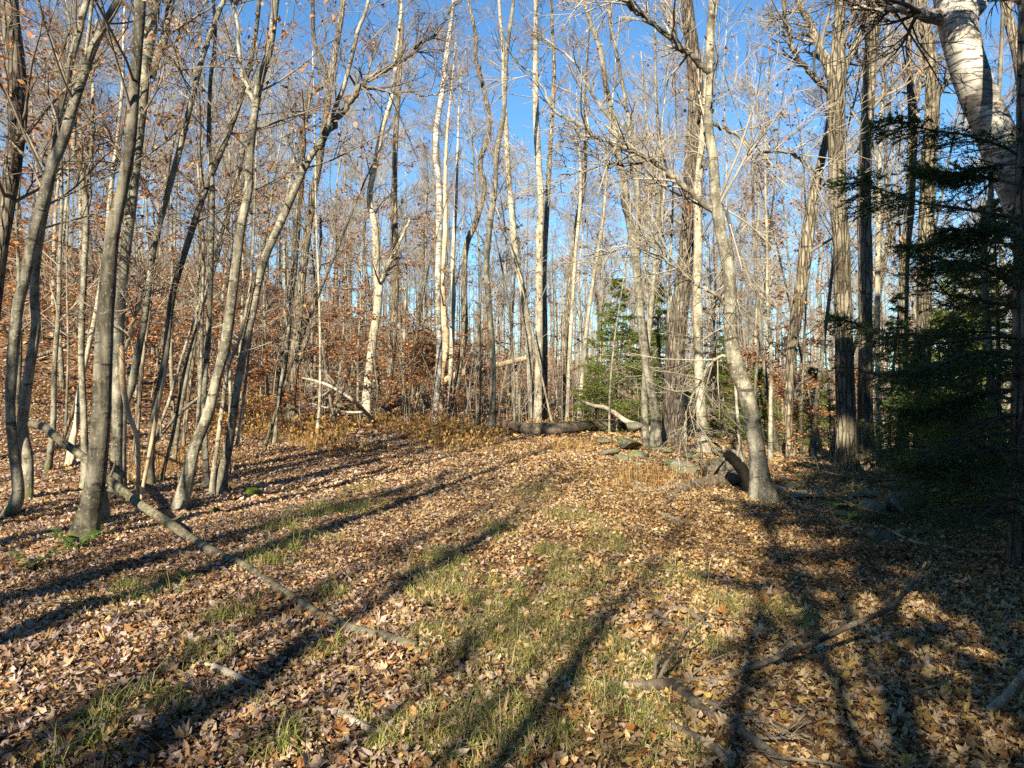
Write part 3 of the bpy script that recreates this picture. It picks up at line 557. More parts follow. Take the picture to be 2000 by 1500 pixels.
# trees standing behind the viewer: only their shadows reach into the photo
sparse = [sparse_model(160+k, h_, r_, b_) for k, (h_, r_, b_) in enumerate([(13, .15, 'smooth'), (11, .12, 'rough'), (15, .17, 'rough')])]
for k, (x, y, sc, kk) in enumerate([(-4.35, .2, 1.0, 0), (-5.35, .3, .9, 1), (-4.75, -8, 1.2, 1), (-5.7, -8.6, .95, 0), (-3.6, -10.6, 1.3, 1), (-3.3, -11.4, 1.3, 1), (-2.85, -7.6, 1.1, 1), (-6.6, -12, 1.3, 1), (-1.9, -12.5, 1.35, 1), (-3.15, -6.2, .95, 1), (-2.2, -9.6, 1.2, 1), (-5.3, -4.2, .9, 1), (-6.1, -2.8, .85, 1), (-4.9, -1.6, .75, 1), (-6.7, -5, .9, 0), (-5.9, 2.2, .7, 1), (-5.0, -5.6, .7, 1), (-4.45, -4.6, .65, 1), (-3.7, -5.2, .7, 1), (-3.0, -4.4, .6, 1), (-6.4, -1.2, .65, 1), (-2.3, -5.8, .7, 1), (-7.0, -3.6, .7, 1), (-1.3, -8.6, 1.1, 1), (-7.6, 1.6, .9, 1), (-9, -2, 1, 2), (-7.4, -7.5, .9, 0), (-12, 4, 1, 2), (-3.2, -11, .8, 2), (-14, -1, 1, 1), (-7.2, -.3, 1.1, 2), (-8.3, .2, .8, 0), (-10.4, 2.2, .8, 1)]):
    place(sparse[kk], 'forest_tree', 'bare tree out of view behind the camera, seen only by its shadow', 'tree', 'trees behind the camera that shade the track', (x, y, float(H(x, y))), rng.uniform(0, 6.28), sc)

# ------------------------------------------------------------------ conifers
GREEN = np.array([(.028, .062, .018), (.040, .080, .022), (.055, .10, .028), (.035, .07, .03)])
def needles(mb, P, per, ln, wd, pal):
    N, n, _ = P.shape; k = np.repeat(np.arange(N), per); t = rng.uniform(.03, 1, len(k))*(n-1); i = np.minimum(t.astype(int), n-2); f = (t-i)[:, None]
    p = P[k, i]*(1-f)+P[k, i+1]*f; tg = unit(P[k, i+1]-P[k, i])
    v = rng.normal(size=(len(k), 3)); v[:, 2] = np.abs(v[:, 2])*.5-.1; v = unit(v-(v*tg).sum(1, keepdims=True)*tg)
    d = unit(tg*rng.uniform(.5, 1.0, (len(k), 1))+v); w_ = unit(np.cross(d, rng.normal(size=d.shape)))*wd*.5
    l = ln*rng.uniform(.7, 1.2, (len(k), 1)); V = np.stack([p-w_, p+w_, p+d*l], 1)
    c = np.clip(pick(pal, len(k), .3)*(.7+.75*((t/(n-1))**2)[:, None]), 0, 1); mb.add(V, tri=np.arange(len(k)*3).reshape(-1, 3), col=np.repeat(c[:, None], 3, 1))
def boughs(P1, R1, k2, k3, L2, per, ln, wd, pal=GREEN):
    """needle sprays on the main boughs P1; returns wood and needle meshes"""
    wood, nd = MB(), MB(); tubes(wood, P1, R1, 5)
    N, n, _ = P1.shape; t = np.tile(np.linspace(.12, .99, k2), (N, 1))+rng.uniform(-.02, .02, (N, k2)); t = np.clip(t, .05, .995)
    u = t*(n-1); i = np.minimum(u.astype(int), n-2); f = (u-i)[..., None]; ar = np.arange(N)[:, None]
    p0 = P1[ar, i]*(1-f)+P1[ar, i+1]*f; tg = unit(P1[ar, i+1]-P1[ar, i]); bl = np.linalg.norm(P1[:, -1]-P1[:, 0], axis=1)[:, None]
    pe = unit(np.cross(tg, np.array([0, 0, 1.]))); sd = np.where(np.arange(k2) % 2, 1., -1.)[None, :, None]
    d = unit(tg*.75+pe*sd*rng.uniform(.5, .9, (N, k2, 1))+np.array([0, 0, -.2])+rng.normal(0, .2, (N, k2, 3)))
    L = (bl*L2*(1.05-t)**.8*rng.uniform(.7, 1.15, (N, k2))+.06)[..., None]
    P2 = np.stack([p0, p0+d*L*.35, p0+d*L*.7+np.array([0, 0, -.05])*L, p0+d*L+np.array([0, 0, -.12])*L], 2).reshape(-1, 4, 3)
    R2 = np.tile(np.array([.004, .003, .0025, .002]), (len(P2), 1)); tubes(wood, P2, R2, 3)
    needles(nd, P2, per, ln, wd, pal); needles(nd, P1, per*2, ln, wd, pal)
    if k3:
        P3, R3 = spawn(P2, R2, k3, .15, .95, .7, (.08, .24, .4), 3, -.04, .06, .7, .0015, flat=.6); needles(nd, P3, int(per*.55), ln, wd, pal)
    return wood, nd
def whorls(h, z0, n, maxlen, shape=.85, droop=.35):
    z = z0+(h*.97-z0)*np.sort(rng.random(n))**1.0; az = np.cumsum(np.full(n, 2.399))+rng.normal(0, .3, n)
    L = np.clip(maxlen*((h-z)/(h-z0))**shape*rng.uniform(.7, 1.1, n), .12, None)
    s_ = np.linspace(0, 1, 8)[None, :]
    rr = s_*L[:, None]; zz = z[:, None]+L[:, None]*((.12+rng.normal(0, .16, n)[:, None])*s_-(droop*rng.uniform(.5, 1.3, n))[:, None]*s_**2+.22*s_**4)
    P = np.stack([np.cos(az)[:, None]*rr, np.sin(az)[:, None]*rr, zz], -1); R = (.006+.009*L)[:, None]*(1-s_*.85)
    return P, R
def conifer_model(seed, h, maxlen, n, per, ln, wd, k2=14, z0=.25, pal=GREEN, k3=2, tr=.012):
    global rng
    keep = rng; rng = np.random.default_rng(seed)
    pts = np.c_[np.zeros((6, 2))+rng.normal(0, .02, (6, 2)), np.linspace(-.1, h, 6)]
    m, pr = trunk_mesh(pts, h*tr*(1-np.linspace(0, 1, 6)*.95), 8, .03, .3, 16); P, R = whorls(h, z0, n, maxlen)
    wd_, nd = boughs(P, R, k2, k3, .42, per, ln, wd, pal)
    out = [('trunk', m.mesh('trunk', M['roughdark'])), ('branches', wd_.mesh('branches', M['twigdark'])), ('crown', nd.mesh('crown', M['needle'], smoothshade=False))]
    rng = keep; return out
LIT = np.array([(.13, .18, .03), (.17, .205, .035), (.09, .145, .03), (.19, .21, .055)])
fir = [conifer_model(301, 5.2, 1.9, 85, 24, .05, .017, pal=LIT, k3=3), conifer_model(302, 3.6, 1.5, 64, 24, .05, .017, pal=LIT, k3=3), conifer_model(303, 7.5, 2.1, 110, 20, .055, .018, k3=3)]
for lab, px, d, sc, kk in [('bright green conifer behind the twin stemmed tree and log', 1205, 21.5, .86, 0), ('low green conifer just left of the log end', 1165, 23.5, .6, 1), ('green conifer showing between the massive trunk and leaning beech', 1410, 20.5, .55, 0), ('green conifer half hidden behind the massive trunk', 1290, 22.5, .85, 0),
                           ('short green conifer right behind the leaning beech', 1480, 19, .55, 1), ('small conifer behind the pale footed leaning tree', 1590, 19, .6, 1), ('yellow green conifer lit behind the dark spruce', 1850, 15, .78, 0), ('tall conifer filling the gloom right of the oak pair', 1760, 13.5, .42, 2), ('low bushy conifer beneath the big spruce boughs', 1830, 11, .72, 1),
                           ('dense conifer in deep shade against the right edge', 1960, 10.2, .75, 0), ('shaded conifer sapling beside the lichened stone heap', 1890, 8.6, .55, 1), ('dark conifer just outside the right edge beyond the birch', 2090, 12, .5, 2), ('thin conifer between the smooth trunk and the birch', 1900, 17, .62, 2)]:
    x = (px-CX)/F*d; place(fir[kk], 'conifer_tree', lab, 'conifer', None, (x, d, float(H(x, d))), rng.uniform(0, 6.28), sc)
# tall spruces behind the viewer that shade the right side
tall = conifer_model(310, 9, 2.3, 92, 16, .11, .045, z0=.6, k2=18, k3=2)
for x, y, sc in [(.1, -6, .95), (1.05, -4.4, 1.3), (1.9, -6.4, 1.3), (2.6, -3.6, 1.18), (4.5, -2.2, .98), (5.6, 1.6, .72), (6.8, 4.2, .6), (1.9, -8.2, 1.45), (9, 2, 1.5), (10.5, 6.5, 1.3), (8.5, -4, 1.6), (4.6, -8.5, 1.6), (-2.2, -11.5, 1.0), (12.5, 11, 1.3), (-.5, -13, 1.3)]:
    place(tall, 'spruce_tree', 'tall spruce out of view behind the camera, seen only by its shade', 'conifer', 'spruces behind the camera that shade the right side', (x, y, float(H(x, y))), rng.uniform(0, 6.28), sc)
pine = conifer_model(311, 13, 2.2, 74, 16, .11, .045, z0=6.6, k2=18, k3=2)
for x, y, sc in [(-.35, -5.2, 1.0), (1.5, -4.6, 1.0), (3.4, -4.8, 1.0)]:
    place(pine, 'pine_tree', 'high crowned conifer out of view behind the camera, seen only by its shade', 'conifer', 'high crowned conifers behind the camera', (x, y, float(H(x, y))), rng.uniform(0, 6.28), sc)
# the near spruce at the right edge
D = 6.3; b = W(1990, 1100, D); b[2] = float(H(b[0], b[1]))
sp = thing('spruce_tree', 'near dark spruce with wide drooping boughs at the right edge', 'conifer', b)
m, pr = trunk_mesh(np.array([b+np.array([.02*k_, .01*k_, z_]) for k_, z_ in enumerate([-.1, .6, 1.6, 2.8, 4.2, 6, 8.5])]), np.array([.10, .085, .078, .068, .056, .04, .008]), 12, .05, .4); m.obj('trunk', M['roughdark'], sp, b)
bl = []
for pts_, dd in [([(1985, 300), (1950, 283), (1880, 262), (1817, 255), (1770, 240), (1727, 230)], -.5), ([(1985, 425), (1883, 408), (1810, 398), (1750, 383), (1705, 362), (1668, 346)], -.6), ([(1985, 360), (1940, 350), (1890, 345), (1850, 340), (1820, 338), (1790, 330)], .5),
                 ([(1985, 662), (1930, 645), (1830, 655), (1730, 650), (1680, 634), (1632, 618)], .9), ([(1985, 565), (1950, 540), (1915, 520), (1880, 512), (1850, 510), (1815, 500)], -1.), ([(1985, 760), (1930, 765), (1880, 780), (1840, 790), (1800, 800), (1750, 800)], .4), ([(1985, 420), (1965, 440), (1940, 450), (1910, 452), (1880, 450), (1850, 446)], -.6),
                 ([(1985, 480), (1930, 470), (1880, 465), (1840, 470), (1800, 480), (1770, 480)], .8), ([(1985, 320), (1950, 322), (1915, 330), (1880, 338), (1850, 336), (1820, 330)], .5), ([(1985, 880), (1930, 880), (1880, 890), (1830, 900), (1800, 905), (1770, 900)], -.3), ([(1985, 700), (1940, 690), (1890, 690), (1850, 705), (1810, 720), (1765, 730)], -.9)]:
    P_ = np.array([W(x_, y_, D+dd*k_/5) for k_, (x_, y_) in enumerate(pts_)]); bl.append(spline(P_, 8))
P = np.array(bl); R = np.linspace(.014, .003, 8)[None].repeat(len(P), 0)
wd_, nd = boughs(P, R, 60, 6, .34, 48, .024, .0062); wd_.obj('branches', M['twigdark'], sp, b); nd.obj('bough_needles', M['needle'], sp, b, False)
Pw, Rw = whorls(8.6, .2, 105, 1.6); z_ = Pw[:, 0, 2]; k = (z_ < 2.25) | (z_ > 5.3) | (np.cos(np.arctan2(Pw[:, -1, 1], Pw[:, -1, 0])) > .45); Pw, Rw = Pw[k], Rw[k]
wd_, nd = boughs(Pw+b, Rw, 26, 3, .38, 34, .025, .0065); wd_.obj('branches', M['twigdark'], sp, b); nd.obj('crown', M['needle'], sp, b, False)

# ------------------------------------------------------------------ stones
import bmesh
def rock(name, c, size, seed, mat='stone', parent=None, org=(0, 0, 0), flat=.6, sub=3):
    r_ = np.random.default_rng(seed); bm = bmesh.new(); bmesh.ops.create_icosphere(bm, subdivisions=sub, radius=1)
    v = np.array([x_.co[:] for x_ in bm.verts]); f = np.array([[q.index for q in p.verts] for p in bm.faces]); bm.free()
    for _ in range(13):
        n_ = unit(r_.normal(size=3)); dd = r_.uniform(.38, .75); s_ = v@n_; v = v-np.maximum(s_-dd, 0)[:, None]*n_*.98
    for _ in range(5):
        k_ = r_.normal(0, 3, 3); v = v*(1+.03*np.sin(v@k_+r_.uniform(0, 6)))[:, None]
    v = v*np.array([1, r_.uniform(.7, 1), flat])*np.asarray(size)/2
    a_ = r_.uniform(0, 6.28); ca, sa = math.cos(a_), math.sin(a_); v = v@np.array([[ca, -sa, 0], [sa, ca, 0], [0, 0, 1]]).T
    t_ = r_.normal(0, .18); v = v@np.array([[1, 0, 0], [0, math.cos(t_), -math.sin(t_)], [0, math.sin(t_), math.cos(t_)]]).T
    m_ = MB(); m_.add(v+np.asarray(c), tri=f); return m_.obj(name, M[mat], parent, org)
def wall(label, stones, d_off=0.):
    o = G(stones[0][0], stones[0][1]); root = thing('stone_wall', label, 'stone wall', o)
    for k_, (px, py, sz, lift) in enumerate(stones):
        p = G(px, py+sz*.22); s_ = sz/F*p[1]*1.1; p[2] += s_*.07+lift*s_*.6
        rock('stone', p, s_*1.08, 500+int(px)+k_, parent=root, org=o, flat=.36+.2*((k_*7) % 3)/2)
wall('tumbled stone wall between the log and the leaning beech', [(1190, 880, 48, 0), (1225, 868, 60, .25), (1250, 885, 52, 0), (1212, 890, 46, 0), (1180, 862, 34, .2), (1236, 850, 44, .7), (1245, 905, 30, 0), (1330, 908, 60, 0), (1352, 890, 46, .2), (1330, 925, 40, 0), (1305, 900, 40, 0), (1400, 915, 70, .1), (1415, 930, 60, 0), (1435, 905, 52, .3), (1385, 935, 40, 0), (1300, 880, 36, .2), (1410, 895, 44, .5)])
wall('lichened stone heap in the shade below the spruce', [(1655, 1000, 70, .1), (1700, 1002, 88, .25), (1760, 995, 95, .3), (1725, 1040, 90, 0), (1780, 1030, 80, 0), (1640, 985, 50, .3), (1690, 975, 60, .5), (1755, 970, 60, .7), (1820, 1020, 70, 0)])
wall('low line of far stones left of the pale triple clump', [(985, 828, 30, 0), (1005, 824, 36, .2), (1022, 828, 30, 0), (1012, 815, 26, .7), (1080, 822, 30, 0), (915, 842, 24, 0)])
wall('half buried flat stones right of the leaning beech', [(1525, 955, 50, 0), (1570, 960, 56, 0), (1600, 965, 46, 0), (1545, 945, 36, 0)])
for nm, lab, px, py, sz, mt in [('boulder', 'pale boulder under the tangle of bleached dead branches', 672, 800, 48, 'stone'), ('boulder', 'small dark mossy boulder beside the fallen pole', 425, 1005, 46, 'moss'), ('mossy_stone', 'bright green moss covered stone on the leaf litter', 496, 968, 54, 'moss')]:
    p = G(px, py); s_ = sz/F*p[1]; q = p.copy(); p[2] += s_*.12; tag(rock(nm, p, s_, int(px), mt, None, q, .5), lab, 'stone')

# ------------------------------------------------------------------ fallen wood
def fallen(name, label, path, mat, cat='branch', branches=(), cap=True, lump=.06, sides=10, sink=.4, twigs=0):
    """path rows (px, py, width px, depth or None = lying on the ground)"""
    def conv(path):
        out = []
        for row in path:
            px, py, wd_ = row[:3]; dd = row[3] if len(row) > 3 else None
            if dd is None:
                p = G(px, py); r = wd_/F*p[1]/2; p[2] += r*sink+.02
            else: p = W(px, py, dd); r = wd_/F*dd/2
            out.append((*p, r))
        return spline(np.array(out), 7*len(out))
    pl = conv(path); o = pl[0, :3].copy(); o[2] = float(H(o[0], o[1]))
    single = not branches and not twigs
    if single:
        m_ = MB(); tubes(m_, pl[None, :, :3], np.maximum(pl[None, :, 3], .002), sides, cap=cap, lump=lump)
        return tag(m_.obj(name, M[mat], None, o), label, cat)
    root = thing(name, label, cat, o)
    m_ = MB(); tubes(m_, pl[None, :, :3], np.maximum(pl[None, :, 3], .002), sides, cap=cap, lump=lump); m_.obj('stem', M[mat], root, o)
    for bp in branches:
        q = conv(bp); m_ = MB(); tubes(m_, q[None, :, :3], np.maximum(q[None, :, 3], .0015), 7, lump=lump); m_.obj('side_branch', M[mat], root, o)
    if twigs:
        P1, R1 = spawn(pl[None, :, :3], pl[None, :, 3], twigs, .1, 1, .8, (.2, .8, .3), 6, .01, .12, .4, .003)
        m_ = MB(); tubes(m_, P1, R1, 5); P2, R2 = spawn(P1, R1, 4, .2, 1, .7, (.1, .35, .3), 3, 0, .1, .7, .002); tubes(m_, P2, R2, 3); m_.obj('twigs', M[mat], root, o)
    return root
fallen('fallen_pole', 'long grey green fallen pole running from the saplings to the track', [(62, 828, 14.4, 9.5), (88, 836, 16.1, 9.3), (115, 860, 15.3, 9.0), (160, 890, 15.3, 8.75), (212, 936, 15.3, 8.35), (275, 985, 16.1, 7.9), (330, 1022, 17.8, 7.5), (375, 1056, 18.7), (430, 1088, 18.7), (480, 1112, 18.7), (540, 1155, 21.2), (600, 1195, 22.9), (650, 1222, 22.9), (700, 1240, 23.8), (760, 1258, 23.8), (812, 1270, 18.7)], 'pole', 'pole', [[(212, 936, 6, 8.35), (220, 920, 5, 8.3), (226, 900, 3, 8.3)], [(470, 1108, 9), (474, 1090, 7, 6.6), (478, 1076, 4, 6.6)], [(640, 1215, 8, 5.1), (652, 1202, 5, 5.1)], [(330, 1018, 7, 7.5), (346, 1012, 5, 7.45), (360, 1002, 3, 7.4)]], lump=.1, sides=14, sink=-.25)
fallen('fallen_log', 'long dark fallen log lying across the far end of the track', [(985, 838, 18), (1030, 848, 22), (1090, 850, 25), (1150, 846, 25), (1210, 842, 24), (1262, 838, 22)], 'log', 'log', sink=.9, sides=14)
fallen('fallen_log', 'bent fallen limb resting up on the dark log', [(1132, 782, 5, 20.5), (1160, 792, 7, 20.3), (1178, 795, 8, 20.2), (1195, 803, 9, 20.1), (1222, 822, 11, 20), (1255, 834, 13, 19.9), (1290, 846, 12, 19.8)], 'dead', 'log', lump=.1)
fallen('fallen_tree', 'broken tan trunk slanting up through the far middle trees', [(765, 792, 13, 27.5), (830, 768, 13, 27.5), (880, 738, 14, 27.5), (930, 720, 13, 27.5), (980, 711, 12, 27.5), (1030, 699, 10, 27.5)], 'tan', 'log')
fallen('dead_branch', 'bleached forked dead branches in the brush before the forked tree', [(718, 812, 7.2), (695, 786, 7.2, 21.2), (665, 765, 6.6, 21.2), (630, 748, 5.4, 21.4), (590, 738, 3.6, 21.6)], 'dead', 'branch', [[(672, 770, 4.8, 21.2), (655, 750, 4.2, 21.1), (640, 733, 3.0, 21.1), (620, 715, 1.8, 21.0)], [(710, 805, 5.4, 21.0), (680, 805, 4.8, 21.0), (650, 800, 3.6, 20.9), (610, 788, 2.4, 20.9)], [(650, 758, 3.6, 21.2), (630, 772, 3.0, 21.1), (600, 780, 1.8, 21.)]], twigs=26)
fallen('dead_branch', 'dark dead limb lying at the foot of the leaning beech', [(1325, 962, 18), (1365, 955, 24), (1405, 950, 30), (1440, 942, 34), (1462, 930, 26)], 'log', 'branch', [[(1345, 958, 8, 11.4), (1362, 925, 7, 11.3), (1370, 890, 6, 11.3), (1368, 862, 4, 11.3)], [(1370, 955, 14, 11.3), (1385, 930, 12, 11.3), (1405, 905, 9, 11.4), (1425, 885, 6, 11.5)], [(1330, 960, 9), (1315, 975, 6), (1300, 990, 4), (1290, 1000, 2)], [(1350, 870, 5, 11.6), (1385, 862, 5, 11.7), (1410, 875, 4, 11.8)]], twigs=10)
fallen('dead_branch', 'brown branched deadfall sprawling in the right foreground', [(1190, 1352, 13.6), (1250, 1358, 18.7), (1312, 1358, 25.5), (1370, 1400, 22.9), (1430, 1440, 21.2), (1480, 1470, 18.7), (1540, 1515, 15.3)], 'log', 'branch',
       [[(1290, 1352, 11.9), (1360, 1340, 11.0, 3.85), (1430, 1318, 11.0, 3.9), (1520, 1283, 11.0, 4.0), (1600, 1250, 11.0, 4.05), (1660, 1222, 11.0, 4.1), (1730, 1192, 10.2, 4.2), (1760, 1165, 9.3, 4.25), (1790, 1130, 7.6, 4.3), (1808, 1098, 4.2, 4.35)],
        [(1310, 1348, 8.5), (1400, 1340, 7.6), (1470, 1342, 6.8, 3.9), (1560, 1355, 6.0, 3.85), (1640, 1370, 5.1), (1720, 1386, 3.4)], [(1335, 1372, 12.8), (1400, 1395, 10.2), (1450, 1440, 8.5), (1500, 1490, 6.8), (1530, 1530, 6.0)],
        [(1380, 1385, 7.6), (1450, 1400, 6.8), (1530, 1435, 5.1), (1600, 1460, 4.2), (1690, 1480, 2.5)], [(1310, 1360, 6.0), (1350, 1320, 5.1, 3.9), (1390, 1290, 3.4, 3.95), (1440, 1270, 2.5, 4.0)], [(1200, 1352, 5.1), (1160, 1345, 4.2), (1120, 1350, 2.5)], [(1510, 1287, 4.2, 4.0), (1540, 1250, 4.2, 4.1), (1570, 1235, 3.4, 4.15)]], twigs=10)
fallen('fallen_stick', 'dark forked stick lying in the bottom right foreground', [(1300, 1432, 14), (1345, 1450, 18), (1390, 1480, 18), (1430, 1512, 14)], 'log', 'stick')
fallen('fallen_stick', 'white birch stick poking out at the bottom right edge', [(1932, 1402, 16), (1962, 1365, 19, 3.55), (2000, 1322, 20, 3.5), (2050, 1270, 18, 3.45)], 'bleach', 'stick', sides=12)
fallen('fallen_stick', 'short pale broken stick on the leaf litter, the upper of two', [(402, 1308, 7), (420, 1314, 16), (445, 1324, 17), (475, 1338, 16), (505, 1354, 6)], 'bleach', 'stick', lump=.16, sink=0)
fallen('fallen_stick', 'pale grey broken stick on the leaf litter, the lower of two', [(610, 1396, 7), (650, 1402, 16), (700, 1425, 16), (740, 1442, 11), (770, 1452, 4)], 'bleach', 'stick', lump=.16, sink=0)
fallen('fallen_stick', 'short dark stick lying alone on the sunny leaf carpet', [(1288, 1008, 7), (1305, 1015, 9), (1325, 1022, 8), (1340, 1030, 4)], 'log', 'stick')
fallen('fallen_stick', 'thin crooked grey stick beside the stone heap', [(1690, 1018, 9), (1730, 1012, 11, 8.6), (1780, 1006, 9, 8.7), (1820, 1010, 6, 8.8)], 'dead', 'stick')
fallen('fallen_stick', 'dark forked twig on the sunlit ground before the deadfall', [(1290, 1196, 7), (1340, 1200, 9), (1370, 1222, 8), (1400, 1240, 4)], 'log', 'stick')
fallen('fallen_stick', 'long thin dead stem across the shade below the stone heap', [(1720, 1030, 4), (1780, 1056, 5, 7.2), (1840, 1066, 5, 7.0), (1920, 1078, 5, 6.8), (2010, 1076, 4, 6.6)], 'dead', 'stick')
fallen('fallen_stick', 'white curled bit of birch wood in the dark shade', [(1712, 1258, 10), (1730, 1256, 12), (1740, 1270, 10), (1750, 1285, 7)], 'bleach', 'stick')
fallen('fallen_stick', 'slim grey stick leaning out of the shaded brush', [(1560, 1240, 6), (1600, 1222, 8, 4.9), (1640, 1215, 8, 4.9), (1700, 1222, 6, 4.8)], 'dead', 'stick')
fallen('fallen_tree', 'dark fallen trunk on the left hillside behind the saplings', [(30, 705, 9.1, 19), (90, 690, 9.8, 19), (140, 668, 8.5, 19), (185, 640, 6.5, 19.2), (230, 625, 4.5, 19.4)], 'roughdark', 'log')
fallen('dead_branch', 'dark fallen bough running up right behind the grey saplings', [(265, 870, 6), (300, 862, 8, 12.5), (345, 812, 8, 13), (395, 772, 6, 13.5), (430, 745, 4, 14)], 'log', 'branch', twigs=8)
# broken stump behind the leaning beech
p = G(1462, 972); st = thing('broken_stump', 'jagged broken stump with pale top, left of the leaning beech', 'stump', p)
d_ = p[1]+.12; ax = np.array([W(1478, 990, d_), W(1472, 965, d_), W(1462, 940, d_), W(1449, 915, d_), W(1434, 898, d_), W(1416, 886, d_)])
pr = spline(np.c_[ax, np.array([.13, .10, .09, .085, .075, .05])], 22); m = MB(); tubes(m, pr[None, :, :3], pr[None, :, 3], 16, lump=.15, cap=True, flare=.25); m.obj('stem', M['rotten_shadowed'], st, p)
m = MB()
for k in range(14):
    u_ = 10+rng.integers(0, 11); a_ = rng.uniform(-.6, 2.2); q = pr[u_, :3]+np.array([.05*math.cos(a_), .05*math.sin(a_), .07]); l = rng.uniform(.08, .2); dr = unit(np.array([-.6+rng.normal(0, .35), rng.normal(0, .3), .7])); P_ = np.array([[q-dr*.06, q+dr*l*.5, q+dr*l]]); tubes(m, P_, np.array([[.028, .02, .003]]), 5, lump=.2)
m.obj('splinters', M['bleach'], st, p)
for lab, px, py, h_, wd_, mt in [('short mossy stub of a stem beside the thickest dark trunk', 200, 1018, 68, 22, 'pole')]:
    p = G(px, py); m = MB(); P_ = spline(np.c_[np.array([p-[0, 0, .05], p+[.01, 0, h_/F*p[1]*.5], p+[.0, 0, h_/F*p[1]]]), np.array([1.3, 1, .5])*wd_/F*p[1]/2], 10); tubes(m, P_[None, :, :3], P_[None, :, 3], 10, lump=.1, cap=True); tag(m.obj('mossy_stub', M[mt], None, p), lab, 'stump')

# ------------------------------------------------------------------ leaf litter, grass, weeds, brush
LITTER = np.array([(.46, .33, .19), (.44, .32, .21), (.50, .38, .25), (.38, .22, .09), (.33, .19, .08), (.46, .31, .14), (.28, .17, .09), (.17, .105, .065), (.46, .36, .27), (.12, .07, .04), (.42, .33, .28), (.37, .29, .25), (.09, .055, .035), (.52, .40, .24), (.40, .28, .18), (.34, .16, .06), (.50, .36, .13)])
def field(n, d0, d1, pad=.8):
    d = np.sqrt(rng.uniform(d0*d0, d1*d1, n)); x = rng.uniform(-.70, .70, n)*(d+pad); return x, d
def nz(x, y, s_, seed):
    r_ = np.random.default_rng(seed); v = 0
    for _ in range(6):
        th = r_.uniform(0, 6.28); v = v+np.sin((x*math.cos(th)+y*math.sin(th))*s_*r_.uniform(.6, 1.6)+r_.uniform(0, 6.28))
    return v/6
GP = [(880, 1110, 90), (840, 1145, 60), (1120, 1130, 90), (900, 1235, 110), (1000, 1300, 120), (850, 1420, 110), (950, 1450, 120), (1150, 1250, 90), (1180, 1350, 80), (1240, 1400, 80), (1050, 1400, 90), (1300, 1470, 80), (240, 1175, 70), (330, 1150, 60), (460, 1220, 60), (290, 1395, 110), (230, 1410, 60), (390, 1280, 50), (650, 1175, 45), (640, 1280, 35), (560, 1480, 70), (600, 1060, 60), (560, 1035, 50), (620, 1000, 60), (1420, 1190, 70), (1330, 1130, 60), (1380, 1250, 60), (1550, 1210, 60), (700, 1000, 50), (520, 1100, 50), (1000, 1180, 80), (760, 1460, 60), (1080, 1080, 60), (1190, 1070, 60), (960, 1040, 60), (1130, 1010, 60), (700, 960, 40), (1040, 960, 45), (920, 1160, 80), (1010, 1240, 90), (1250, 1300, 70), (1110, 1190, 70)]
GW = [(G(x_, y_), r_) for x_, y_, r_ in GP]
def grassmask(x, y):
    m_ = np.zeros_like(x)
    for p, r_ in GW:
        rw = r_/F*p[1]*1.1; m_ = np.maximum(m_, np.exp(-((x-p[0])**2+((y-p[1])/1.5)**2)/(rw*rw)))
    return m_
LITTER = LITTER*np.array([.96, .96, .94])
lm = MB()
for n, d0, d1, tm, s0, s1, tl, cu in [(5000, 2.2, 5.5, leaf_maple(), .03, .075, .55, 1.2), (18000, 2.2, 5.5, leaf_oval(), .025, .064, .55, 1.2), (18000, 2.2, 5.5, leaf_fold(), .02, .055, .55, 1.1), (34000, 2.2, 6, leaf_kite(), .012, .035, .6, .8), (56000, 5.5, 10, leaf_fold(), .028, .062, .55, 1.0), (24000, 5.5, 10, leaf_kite(), .03, .06, .5, .9), (135000, 10, 19, leaf_kite(), .038, .08, .5, .8), (74000, 19, 42, leaf_kite(), .09, .18, .4, .5)]:
    x, y = field(n, d0, d1)
    if d0 < 10:
        k = rng.random(n) > .55*grassmask(x, y); x, y = x[k], y[k]
    n = len(x); z = H(x, y)+rng.uniform(.004, .035, n)
    c = pick(LITTER, n, .22); tone = nz(x, y, 1.3, 5)[:, None]; c = np.clip(c*(1+.22*tone)*(1+.15*nz(x, y, 5., 6)[:, None]), 0, 1)
    wet = (nz(x, y, 1.1, 21)+.5*nz(x, y, 3.3, 22) > .28)[:, None]; c = np.where(wet & (rng.random((n, 1)) < .7), c*np.array([[.62, .58, .55]]), c)   # damp matted patches
    gold = smooth((x/y+.35)/.6)[:, None]; c = np.clip(c*(np.array([[.98, .96, 1.06]])*(1-gold)+np.array([[1.04, 1.02, .88]])*gold), 0, 1)   # pinkish maple leaves at left, straw beech leaves at right
    scatter_leaves(lm, np.c_[x, y, z], rng.uniform(0, 1, n)**1.5*(s1-s0)*1.2+s0, tm, c, tl, cu)
kind(lm.obj('leaf_litter', M['leaf'], None, (0, 0, 0), False), 'stuff', 'carpet of tan and brown fallen leaves over the forest floor', 'leaves')

